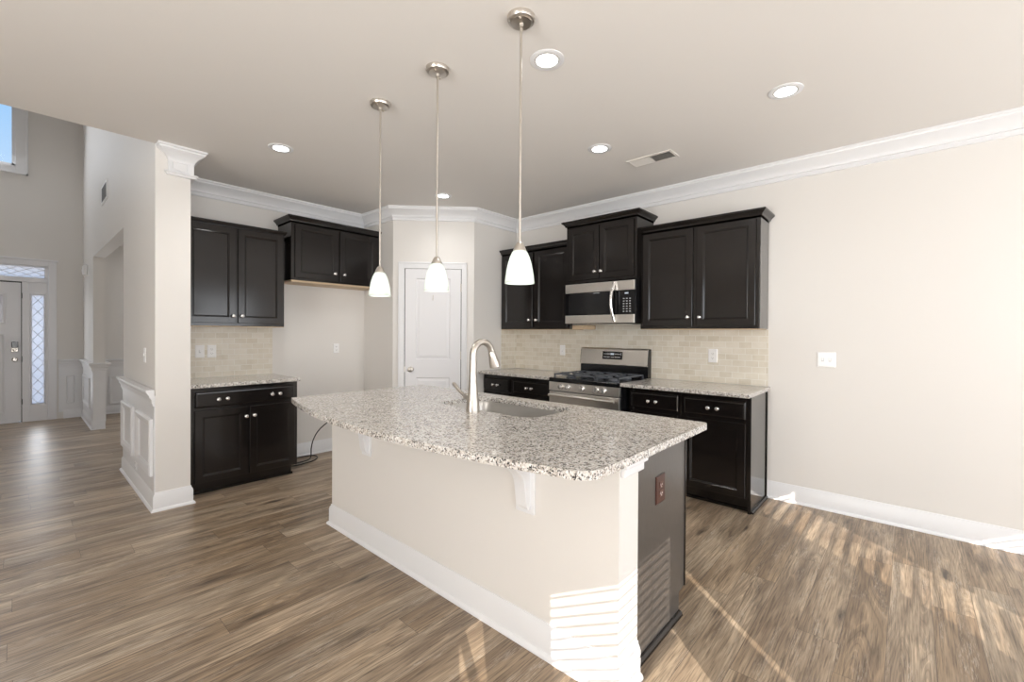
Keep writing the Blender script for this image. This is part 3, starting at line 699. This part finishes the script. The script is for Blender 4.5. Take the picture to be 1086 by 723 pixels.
bs = MB(); bs.prism([(4.050, 1.028), (4.058, 1.022), (4.064, 1.022), (4.084, 1.184), (4.096, 1.195), (4.080, 1.197), (4.068, 1.184)], ya + .004, yb_ - .004, 'xz'); bso = bs.build('steel_fascia', M_STEEL, bgo, bevel=.001)
def on_fascia(mb, y0_, y1_, z0_, z1_, off):
    fx = lambda z: 4.050 + (z - 1.028) * (4.068 - 4.050) / (1.184 - 1.028) - off
    mb.add([(fx(z0_), y0_, z0_), (fx(z0_), y1_, z0_), (fx(z1_), y1_, z1_), (fx(z1_), y0_, z1_), (fx(z0_) + .004, y0_, z0_), (fx(z0_) + .004, y1_, z0_), (fx(z1_) + .004, y1_, z1_), (fx(z1_) + .004, y0_, z1_)],
           [(0, 3, 2, 1), (4, 5, 6, 7), (0, 1, 5, 4), (1, 2, 6, 5), (2, 3, 7, 6), (3, 0, 4, 7)])
db = MB(); on_fascia(db, 2.146, 2.372, 1.083, 1.163, .003); dbo = db.build('display', M_BLKGLASS, bgo)
mk = MB()
for zc_ in (1.137, 1.106):
    for yc in (2.350, 2.330, 2.310, 2.295, 2.225, 2.210, 2.193, 2.176): on_fascia(mk, yc - .006, yc + .006, zc_ - .004, zc_ + .004, .0036)
on_fascia(mk, 2.240, 2.275, 1.102, 1.108, .0036); on_fascia(mk, 2.158, 2.163, 1.125, 1.15, .0036)
mk.build('key_marks', M_MARK, dbo)
dd = MB(); on_fascia(dd, 2.240, 2.280, 1.128, 1.146, .0036); dd.build('clock_digits', M_DISP, dbo)
gx0, gx1 = XG + .04, 4.03
for gi in range(3):
    g0 = ya + .03 + gi * .237; g1 = g0 + .230; gb = MB(); r_ = .0065
    z = .948
    gb.box(gx0, gx1, g0, g0 + .012, z - .008, z + .004); gb.box(gx0, gx1, g1 - .012, g1, z - .008, z + .004)
    gb.box(gx0, gx0 + .012, g0, g1, z - .008, z + .004); gb.box(gx1 - .012, gx1, g0, g1, z - .008, z + .004)
    gb.box((gx0 + gx1) / 2 - .006, (gx0 + gx1) / 2 + .006, g0, g1, z - .008, z + .004)
    gm = (g0 + g1) / 2
    for cxg in ((gx0 * 3 + gx1) / 4, (gx0 + gx1 * 3) / 4):
        gb.box(cxg - .10, cxg - .03, gm - .005, gm + .005, z - .004, z + .007); gb.box(cxg + .03, cxg + .10, gm - .005, gm + .005, z - .004, z + .007)
        gb.box(cxg - .005, cxg + .005, g0 + .01, gm - .03, z - .004, z + .007); gb.box(cxg - .005, cxg + .005, gm + .03, g1 - .01, z - .004, z + .007)
    for xx in (gx0, gx1 - .012):
        for yy in (g0, g1 - .012): gb.box(xx, xx + .012, yy, yy + .012, .910, z)
    gb.build('grate', M_IRON, t)
    for cxg in (((gx0 * 3 + gx1) / 4, (gx0 + gx1 * 3) / 4) if gi != 1 else ((gx0 + gx1) / 2,)):
        MB().lathe((cxg, gm, .912), [(.046, 0), (.046, .008), (.034, .010), (.034, .018), (.026, .021), (.004, .022)], 20).build('burner', M_IRON, t, smooth=True)
# ------------------------------------------------------------------ microwave
t = empty('microwave_oven', (XR, 2.26, 1.44), 'stainless steel over-the-range microwave with black glass and curved handle', 'microwave')
MX = 3.764; ya, yb_ = 1.872, 2.642
MB().box(MX + .022, XR - .009, ya, yb_, 1.440, 1.850).build('body', M_BLACK, t, bevel=.003)
dm = MB(); dm.box(MX, MX + .022, ya + .002, yb_ - .002, 1.752, 1.842); dm.box(MX, MX + .022, ya + .002, yb_ - .002, 1.446, 1.526)
dm.build('steel_trim', M_STEEL, t, bevel=.003)
do = MB().box(MX + .003, MX + .022, 2.090, yb_ - .004, 1.527, 1.751).build('door', M_BLKGLASS, t)
MB().box(MX + .001, MX + .004, 2.14, 2.60, 1.545, 1.735).build('window_screen', M_BLACK, do)
MB().box(MX + .0005, MX + .003, 2.24, 2.31, 1.737, 1.742).build('badge', M_MARK, do)
hd = MB(); pts = []; rr_ = []
for k in range(13):
    u_ = k / 12; z = 1.462 + u_ * .368; pts.append((MX - .012 - .040 * math.sin(math.pi * u_), 2.075 + .012 * math.sin(math.pi * u_), z)); rr_.append(.014)
hd.tube(pts, rr_, 12); hd.box(MX - .018, MX, 2.062, 2.088, 1.452, 1.480); hd.box(MX - .018, MX, 2.062, 2.088, 1.812, 1.836)
hd.build('handle', M_CHROME, t, smooth=True)
cpo = MB().box(MX + .002, MX + .022, ya + .004, 2.024, 1.527, 1.751).build('control_panel', M_BLKGLASS, t)
mk = MB()
for r_ in range(6):
    for c_ in range(3): mk.box(MX + .0008, MX + .002, 1.918 + c_ * .032 - .008, 1.918 + c_ * .032 + .008, 1.550 + r_ * .024, 1.557 + r_ * .024)
mk.build('key_marks', M_MARK, cpo)
MB().box(MX + .0008, MX + .002, 1.935, 1.972, 1.716, 1.730).build('clock_digits', M_DISP, cpo)
MB().box(MX + .06, XR - .06, ya + .05, yb_ - .05, 1.434, 1.440).build('vent_grille', M_STEEL, t)
# ------------------------------------------------------------------ island
XI, IY0, IY1 = 1.468, .785, 3.003; XE = 2.19; YPN = .812
t = empty('kitchen_island', ((XI + XE) / 2, (IY0 + IY1) / 2, 0), 'large kitchen island base with painted half wall facing the camera and dark end panel', 'island')
MB().box(XI, 1.622, IY0, IY1, 0, .884).build('half_wall', M_WALL, t)
MB().sweep([(1.622, IY0), (XI, IY0), (XI, IY1), (1.622, IY1)][::-1], [(-o_, d_) for o_, d_ in BASE], 0).build('baseboard', M_TRIM, t, smooth=True) if False else \
    MB().sweep([(1.622, IY1), (XI, IY1), (XI, IY0), (1.622, IY0)], [(-a_, b_) for a_, b_ in BASE], 0).build('baseboard', M_TRIM, t, smooth=True)
capt = MB(); capt.sweep([(1.625, IY0), (XI + .02, IY0)], [(-.0, -.075), (-.014, -.075), (-.014, -.030), (-.026, -.014), (-.026, 0), (0, 0)], .883); capt.v = [v for v in capt.v]
MB().box(XI + .012, 1.642, IY0 - .016, IY0, .812, .883).box(XI + .004, 1.652, IY0 - .028, IY0, .846, .883).build('cap_moulding', M_TRIM, t, bevel=.004)
cb = MB(); cb.box(1.622, XE - .02, YPN + .006, IY1 - .01, .10, .700); cb.box(1.622, XE - .09, YPN + .006, IY1 - .01, .0, .10)
cb.box(1.622, 1.64, YPN + .006, IY1 - .01, .70, .884); cb.box(XE - .04, XE - .02, YPN + .006, IY1 - .01, .70, .884)
cb.build('cabinet_body', M_CAB, t)
MB().prism([(1.622, 0), (XE - .075, 0), (XE - .075, .105), (XE - .012, .112), (XE - .012, .884), (1.622, .884)], YPN, YPN + .006, 'xz').build('end_panel', M_ISLPANEL, t)
MB().box(XE - .012, XE, YPN - .004, YPN + .02, .112, .884).build('end_stile', M_CAB, t)
MB().prism([(YPN, 0), (YPN - .020, 0), (YPN - .018, .010), (YPN - .009, .019), (YPN, .021)], 1.650, XE - .072, 'yz').build('shoe_moulding', M_CAB, t)
xf = face_xf((XE - .02, 0, 0), (0, 1))
ys = [.83, 1.37, 1.80, 2.22, 2.60, 2.98]
for k in range(5):
    if k != 1 and k != 2: drawer(xf, ys[k] + .01, .715, ys[k + 1] - ys[k] - .02, .14, t, [((ys[k] + ys[k + 1]) / 2, .785)])
    cabinet_door(xf, ys[k] + .01, .115, ys[k + 1] - ys[k] - .02, .585, t, knob_at=(ys[k] + .05, .64))
def corbel(yc, h_=.30):
    m = MB()
    m.box(XI - .010, XI, yc - .052, yc + .052, .884 - h_, .884)                    # back plate
    prof = [(XI, .882)] + [(XI - a_, z_) for a_, z_ in ((.200, .882), (.200, .868), (.175, .845), (.140, .812), (.112, .785), (.092, .768), (.074, .752), (.062, .738), (.052, .718), (.046, .695), (.042, .665), (.038, .630), (.032, .606), (.022, .592), (.010, .588), (0, .588))]
    m.prism(prof, yc - .030, yc + .030, 'xz')
    o_ = m.build('corbel', M_TRIM, t, bevel=.003)
    for dy in (-.028, .028):
        MB().lathe((XI - .010, yc + dy, .884 - h_ + .028), [(.008, 0), (.008, -.004), (.003, -.007)], 10, 'x').build('screw_cap', M_TRIM, o_)
corbel(1.228, .315); corbel(2.535, .315)
# island granite with a bowed front edge and a cut-out for the sink
def island_outline():
    pts = []
    n = 28; ya_, yb2 = .82, 3.0
    # bowed edge from far end to near end
    for k in range(n + 1):
        y = yb2 + (ya_ - yb2) * k / n; u_ = (y - 1.86) / 1.14; pts.append((1.030 + .160 * u_ * u_ * (1 - .12 * (u_ < 0)), y))
    x_, y_ = pts[-1]
    for k in range(1, 7):
        a = k / 6 * math.pi / 2 * .95; pts.append((x_ + .095 * (1 - math.cos(a)) , y_ - .100 * math.sin(a)))
    pts.append((1.30, .718)); 
    for k in range(7):
        a = -math.pi / 2 + k / 6 * math.pi / 2; pts.append((2.205 + .03 * math.cos(a), .750 + .03 * math.sin(a)))
    for k in range(5):
        a = k / 4 * math.pi / 2; pts.append((2.205 + .03 * math.cos(a), 2.97 + .03 * math.sin(a)))
    return pts
SX0, SX1, SY0, SY1, SR = 1.715, 2.118, 1.405, 2.165, .095
def rrect(x0, x1, y0, y1, r, n=6):
    p = []
    for (cx_, cy_, a0) in ((x1 - r, y1 - r, 0), (x0 + r, y1 - r, 90), (x0 + r, y0 + r, 180), (x1 - r, y0 + r, 270)):
        for k in range(n + 1):
            a = math.radians(a0 + 90 * k / n); p.append((cx_ + r * math.cos(a), cy_ + r * math.sin(a)))
    return p
import bmesh
def slab_with_hole(outer, inner, z0, z1):
    bm = bmesh.new()
    for loop in (outer, inner):
        vs = [bm.verts.new((x, y, z1)) for x, y in loop]
        for i in range(len(vs)): bm.edges.new((vs[i], vs[(i + 1) % len(vs)]))
    bmesh.ops.triangle_fill(bm, use_beauty=True, edges=bm.edges[:])
    # drop triangles inside the hole
    cxh, cyh = (SX0 + SX1) / 2, (SY0 + SY1) / 2
    inner_set = set((round(x, 5), round(y, 5)) for x, y in inner)
    dele = [f_ for f_ in bm.faces if all((round(v.co.x, 5), round(v.co.y, 5)) in inner_set for v in f_.verts)]
    bmesh.ops.delete(bm, geom=dele, context='FACES_ONLY')
    ext = bmesh.ops.extrude_face_region(bm, geom=bm.faces[:])
    for v in [g_ for g_ in ext['geom'] if isinstance(g_, bmesh.types.BMVert)]: v.co.z = z0
    bmesh.ops.recalc_face_normals(bm, faces=bm.faces[:])
    mb = MB(); bm.verts.index_update(); mb.v = [v.co.copy() for v in bm.verts]; mb.f = [tuple(v.index for v in f_.verts) for f_ in bm.faces]; bm.free(); return mb
o = slab_with_hole(island_outline(), rrect(SX0, SX1, SY0, SY1, SR), .884, .914).build('countertop', M_GRAN, bevel=.003)
mesh_thing(o, 'large speckled granite island countertop with bowed front edge and sink cut-out', 'countertop')
# sink bowl, undermount
t = empty('kitchen_sink', ((SX0 + SX1) / 2, (SY0 + SY1) / 2, .70), 'undermount stainless steel sink bowl set in the island countertop', 'sink')
mb = MB(); L = [rrect(SX0 - .02, SX1 + .02, SY0 - .02, SY1 + .02, SR + .02), rrect(SX0 - .004, SX1 + .004, SY0 - .004, SY1 + .004, SR), rrect(SX0 + .004, SX1 - .004, SY0 + .004, SY1 - .004, SR - .005), rrect(SX0 + .012, SX1 - .012, SY0 + .012, SY1 - .012, SR - .01), rrect(SX0 + .05, SX1 - .05, SY0 + .05, SY1 - .05, SR - .03)]
Z = [.883, .883, .860, .735, .710]; nn = len(L[0]); vs = []; fs = []
for lp, z in zip(L, Z): vs += [(x, y, z) for x, y in lp]
for k in range(4):
    for i in range(nn): j = (i + 1) % nn; fs.append((k * nn + i, k * nn + j, (k + 1) * nn + j, (k + 1) * nn + i))
fs.append(tuple(range(4 * nn, 5 * nn))); mb.add(vs, fs)
so_ = mb.build('bowl', M_SINK, t, smooth=True)
MB().lathe((1.93, 1.785, .7105), [(.045, 0), (.045, .002), (.036, .003), (.030, .001), (.004, .001)], 20).build('drain', M_CHROME, t, smooth=True)
# faucet
FX, FY = 1.653, 1.766
t = empty('kitchen_faucet', (FX, FY, .914), 'tall brushed nickel pull-down faucet arching over the island sink', 'faucet')
MB().lathe((FX, FY, .914), [(.037, 0), (.037, .010), (.036, .03), (.033, .06), (.027, .105), (.0225, .16), (.0215, .20)], 28).build('body', M_NICKEL, t, smooth=True)
pts = [(FX, FY, 1.10), (FX, FY, 1.16), (FX, FY, 1.215)]
R_ = .072
for k in range(1, 15):
    a = math.pi - k / 14 * math.radians(166); pts.append((FX + R_ + R_ * math.cos(a), FY, 1.222 + R_ * math.sin(a) ))
MB().tube(pts, [.0205] * 2 + [.0185] * (len(pts) - 2), 16).build('spout', M_NICKEL, t, smooth=True)
ex = Vector(pts[-1]); dv = (Vector(pts[-1]) - Vector(pts[-2])).normalized()
q_ = [ex, ex + dv * .004, ex + dv * .03, ex + dv * .07, ex + dv * .092, ex + dv * .096]
MB().tube(q_, [.0185, .0205, .023, .030, .031, .026], 20).build('spray_head', M_NICKEL, t, smooth=True)
hb = MB(); hb.tube([(FX, FY + .02, .990), (FX, FY + .052, .992), (FX, FY + .066, .993)], [.020, .019, .014], 16)
hb.tube([(FX, FY + .052, .990), (FX, FY + .085, 1.003), (FX, FY + .12, 1.026), (FX, FY + .155, 1.052), (FX, FY + .165, 1.058)], [.012, .009, .010, .0115, .006], 12)
hb.build('handle', M_NICKEL, t, smooth=True)
# ------------------------------------------------------------------ pendants
t = empty('pendant_lamp', (1.481, 1.285, ZC), 'brushed nickel pendant lamp with frosted bell shade, nearest of the three over the island', 'lamp', 'pendant lamps over the island')
px_, py_ = 1.481, 1.285
MB().lathe((px_, py_, ZC), [(.062, 0), (.062, -.010), (.057, -.020), (.050, -.022), (.046, -.026), (.030, -.028), (.012, -.030), (.010, -.045), (.006, -.047)], 28).build('canopy', M_NICKEL, t, smooth=True)
for a in (.6, 3.7): MB().lathe((px_ + .040 * math.cos(a), py_ + .040 * math.sin(a), ZC - .026), [(.006, 0), (.006, -.005), (.003, -.008)], 10).build('canopy_screw', M_NICKEL, t)
MB().tube([(px_, py_, ZC - .04), (px_, py_, 1.735)], .0055, 10).build('rod', M_NICKEL, t, smooth=True)
MB().lathe((px_, py_, 1.745), [(.006, 0), (.014, -.004), (.022, -.018), (.027, -.030), (.029, -.036), (.029, -.040), (.010, -.040)], 24).build('shade_holder', M_NICKEL, t, smooth=True)
shp = [(.026, 1.709), (.034, 1.700), (.043, 1.680), (.051, 1.655), (.058, 1.622), (.063, 1.590), (.066, 1.563)]
prof = [(r, z - 1.5) for r, z in shp] + [(r - .004, z - 1.5) for r, z in shp[::-1]]
MB().lathe((px_, py_, 1.5), prof, 36, cap=False).build('lamp_shade', M_SHADE, t, smooth=True)
bu = MB().lathe((px_, py_, 1.70), [(.010, 0), (.012, -.015), (.022, -.035), (.024, -.055), (.018, -.075), (.004, -.082)], 16).build('bulb', M_BULB, t, smooth=True)
p2 = copy_tree(t, off=(-.004, .577, 0)); p2['label'] = 'brushed nickel pendant lamp with frosted bell shade, middle of the three over the island'
p3 = copy_tree(t, off=(-.012, 1.115, 0)); p3['label'] = 'brushed nickel pendant lamp with frosted bell shade, farthest of the three, beside the short cabinet'
for y in (1.285, 1.862, 2.40):
    d = bpy.data.lights.new('pendant_glow', 'POINT'); d.energy = .32; d.shadow_soft_size = .025; d.color = (1, .96, .9)
    lo = bpy.data.objects.new('pendant_glow', d); col.objects.link(lo); lo.location = (1.478, y, 1.60)
# ------------------------------------------------------------------ recessed lights, vents
t = empty('recessed_light', (1.797, 1.384, ZC), 'recessed ceiling light right beside the nearest pendant canopy', 'ceiling light', 'recessed lights in the kitchen ceiling')
lx, ly = 1.797, 1.384
MB().lathe((lx, ly, ZC), [(.088, 0), (.088, -.003), (.080, -.006), (.063, -.005), (.060, -.001), (.060, 0)], 36).build('trim_ring', M_TRIM, t, smooth=True)
MB().lathe((lx, ly, ZC), [(.0605, -.001), (.0605, -.0055), (.053, -.0045), (.053, -.001)], 32, cap=False).build('baffle', M_VENT, t, smooth=True)
MB().lathe((lx, ly, ZC - .0035), [(.052, 0), (.058, -.001), (.03, -.0035), (.003, -.0045)], 28).build('lens', M_LENS, t, smooth=True)
for (x, y, lab) in ((2.924, .538, 'recessed ceiling light at the right, nearest the bare right wall'), (1.329, 3.552, 'recessed ceiling light on the left in front of the nook cabinets'),
                    (2.917, 1.743, 'recessed ceiling light just left of the rectangular ceiling vent'), (2.878, 3.53, 'small far recessed ceiling light before the pantry door')):
    c_ = copy_tree(t, off=(x - lx, y - ly, 0)); c_['label'] = lab
for (x, y) in ((lx, ly), (2.924, .538), (1.329, 3.552), (2.917, 1.743), (2.878, 3.53)):
    d = bpy.data.lights.new('recessed_lamp_beam', 'SPOT'); d.energy = 12 if (y > 3 and x > 2) else 26 if y > 3 else 10; d.spot_size = math.radians(150); d.spot_blend = .9; d.shadow_soft_size = .05; d.color = (1, .98, .95)
    lo = bpy.data.objects.new('recessed_lamp_beam', d); col.objects.link(lo); lo.location = (x, y, ZC - .03)
t = empty('ceiling_vent', (3.356, 1.53, ZC), 'rectangular white ceiling air vent with slats near the right wall cabinets', 'vent')
vx = Matrix.Translation((3.356, 1.53, ZC)) @ Matrix.Rotation(0, 4, 'Z')
v = MB(vx); v.box(-.085, .085, -.185, -.165, -.008, 0).box(-.085, .085, .165, .185, -.008, 0).box(-.085, -.062, -.165, .165, -.008, 0).box(.062, .085, -.165, .165, -.008, 0).box(-.062, .062, -.006, .006, -.008, 0)
v.build('frame', M_VENT, t, bevel=.002)
MB(vx).box(-.062, .062, -.165, .165, -.002, -.0005).build('cavity', M_VENTDARK, t)
s_ = MB(vx)
for k in range(9): x = -.056 + k * .014; s_.prism([(x - .005, -.002), (x - .004, -.002), (x + .006, -.009), (x + .005, -.009)], .006, .165, 'xz').prism([(x + .005, -.002), (x + .004, -.002), (x - .006, -.009), (x - .005, -.009)], -.165, -.006, 'xz')
s_.build('slats', M_VENT, t)
t = empty('wall_vent', (XP, 7.02, 2.86), 'small white return air grille high on the hall wall above the opening', 'vent')
MB().box(XP - .008, XP, 6.78, 7.27, 2.85, 3.07).build('frame', M_PLATE, t, bevel=.002)
MB().box(XP - .010, XP - .008, 6.83, 7.22, 2.88, 3.04).build('louvres', M_VENTDARK, t)
t = empty('alarm_sensor', (XP, 9.0, 2.16), 'small white wall mounted alarm sensor in the far hall corner', 'sensor')
MB().box(XP - .05, XP, 8.92, 9.06, 2.16, 2.30).build('housing', M_PLATE, t, bevel=.012)
MB().lathe((XP - .05, 8.99, 2.22), [(.03, 0), (.028, -.006), (.01, -.010)], 14, 'x').build('lens', M_PLATE, t, smooth=True)
# ------------------------------------------------------------------ outlets and switches
def outlet(kind, loc, u, label, w_=.072, h_=.116, gang=1, m1=None, m2=None, grp=None):
    """loc = centre on the wall surface"""
    m1 = m1 or M_PLATE; m2 = m2 or M_PLATE
    t = empty('light_switch' if kind == 'switch' else 'electrical_outlet', loc, label, 'switch' if kind == 'switch' else 'outlet', grp)
    xf = face_xf(loc, u); W_ = w_ + (gang - 1) * .046
    MB(xf).rings(W_, h_, [(0, 0), (0, .003), (.004, .0055), (.006, .006)], -W_ / 2, -h_ / 2).build('cover_plate', m1, t)
    for gidx in range(gang):
        cx_ = (gidx - (gang - 1) / 2) * .046
        if kind == 'switch':
            MB(xf).box(cx_ - .005, cx_ + .005, -.012, -.005, -.008, .014).build('toggle', m2, t, bevel=.001)
            MB(xf).box(cx_ - .008, cx_ + .008, -.0066, -.0056, -.014, .014).build('toggle_slot', M_MARK, t)
        else:
            for zz in (.019, -.019):
                s2 = MB(xf).rings(.034, .028, [(0, .005), (0, .0075), (.002, .008)], cx_ - .017, zz - .014).build('socket', m2, t)
                MB(xf).box(cx_ - .008, cx_ - .006, -.0086, -.007, zz - .004, zz + .006).box(cx_ + .006, cx_ + .008, -.0086, -.007, zz - .003, zz + .005).box(cx_ - .002, cx_ + .002, -.0086, -.007, zz - .010, zz - .006).build('slots', M_DARKHOLE if m1 is not M_BROWNPL else M_PLATE, s2)
    return t
outlet('switch', (1.120, YL - .008, 1.158), (1, 0), 'white light switch on the nook tile, nearer the wall end')
outlet('outlet', (1.215, YL - .008, 1.158), (1, 0), 'white double outlet on the nook tile, right of the switch')
outlet('outlet', (2.434, YL, 1.160), (1, 0), 'small white outlet on the bare wall of the refrigerator space', w_=.066, h_=.106)
outlet('switch', (XR - .008, 2.938, 1.155), (0, -1), 'white switch on the tile left of the range')
outlet('outlet', (XR - .008, 1.302, 1.154), (0, -1), 'white double outlet on the tile right of the range', w_=.078, h_=.122)
outlet('switch', (XR, .472, 1.154), (0, -1), 'white two-gang light switch on the bare right wall', gang=2)
outlet('switch', (XP, 4.555, 1.150), (0, -1), 'white light switch on the hall side of the wall end')
outlet('outlet', (XP - .0055, 4.92, .195), (0, -1), 'white outlet low on the wainscot between its two panels', w_=.07, h_=.08)
outlet('outlet', (1.888, YPN, .662), (1, 0), 'brown outlet on the dark end panel of the island', w_=.092, h_=.122, m1=M_BROWNPL, m2=M_BROWNPL2)
# ------------------------------------------------------------------ cable on the floor
pts = [(2.35, YL - .02, .35), (2.22, 4.80, .12), (2.20, 4.86, .01)]
cpts = [(1.80, 4.585, .006), (1.87, 4.565, .006), (1.95, 4.575, .006), (2.04, 4.60, .006), (2.11, 4.66, .006), (2.15, 4.75, .006), (2.12, 4.82, .006), (2.02, 4.84, .006), (1.92, 4.835, .007), (1.84, 4.80, .008), (1.80, 4.70, .012), (1.83, 4.62, .016), (1.92, 4.60, .018), (2.01, 4.63, .020), (2.06, 4.69, .028), (2.068, 4.70, .07), (2.07, 4.70, .12), (2.085, 4.69, .20), (2.12, 4.66, .29), (2.19, 4.60, .38), (2.28, 4.50, .46), (2.36, 4.38, .52), (2.40, 4.2, .50), (2.40, 4.0, .40), (2.38, 3.8, .2), (2.36, 3.7, .006), (2.3, 3.4, .006)]
def catmull(P, n=6):
    P = [Vector(p) for p in P]; out = []
    for i in range(len(P) - 1):
        p0, p1, p2_, p3_ = P[max(i - 1, 0)], P[i], P[i + 1], P[min(i + 2, len(P) - 1)]
        for k in range(n):
            t_ = k / n; out.append(.5 * ((2 * p1) + (-p0 + p2_) * t_ + (2 * p0 - 5 * p1 + 4 * p2_ - p3_) * t_ ** 2 + (-p0 + 3 * p1 - 3 * p2_ + p3_) * t_ ** 3))
    return out + [P[-1]]
CABLE_PTS = cpts
o = MB().tube(catmull(cpts), .0058, 8).build('coiled_cable', M_CABLE, smooth=True)
mesh_thing(o, 'black cable coiled on the floor beside the nook base cabinet', 'cable')
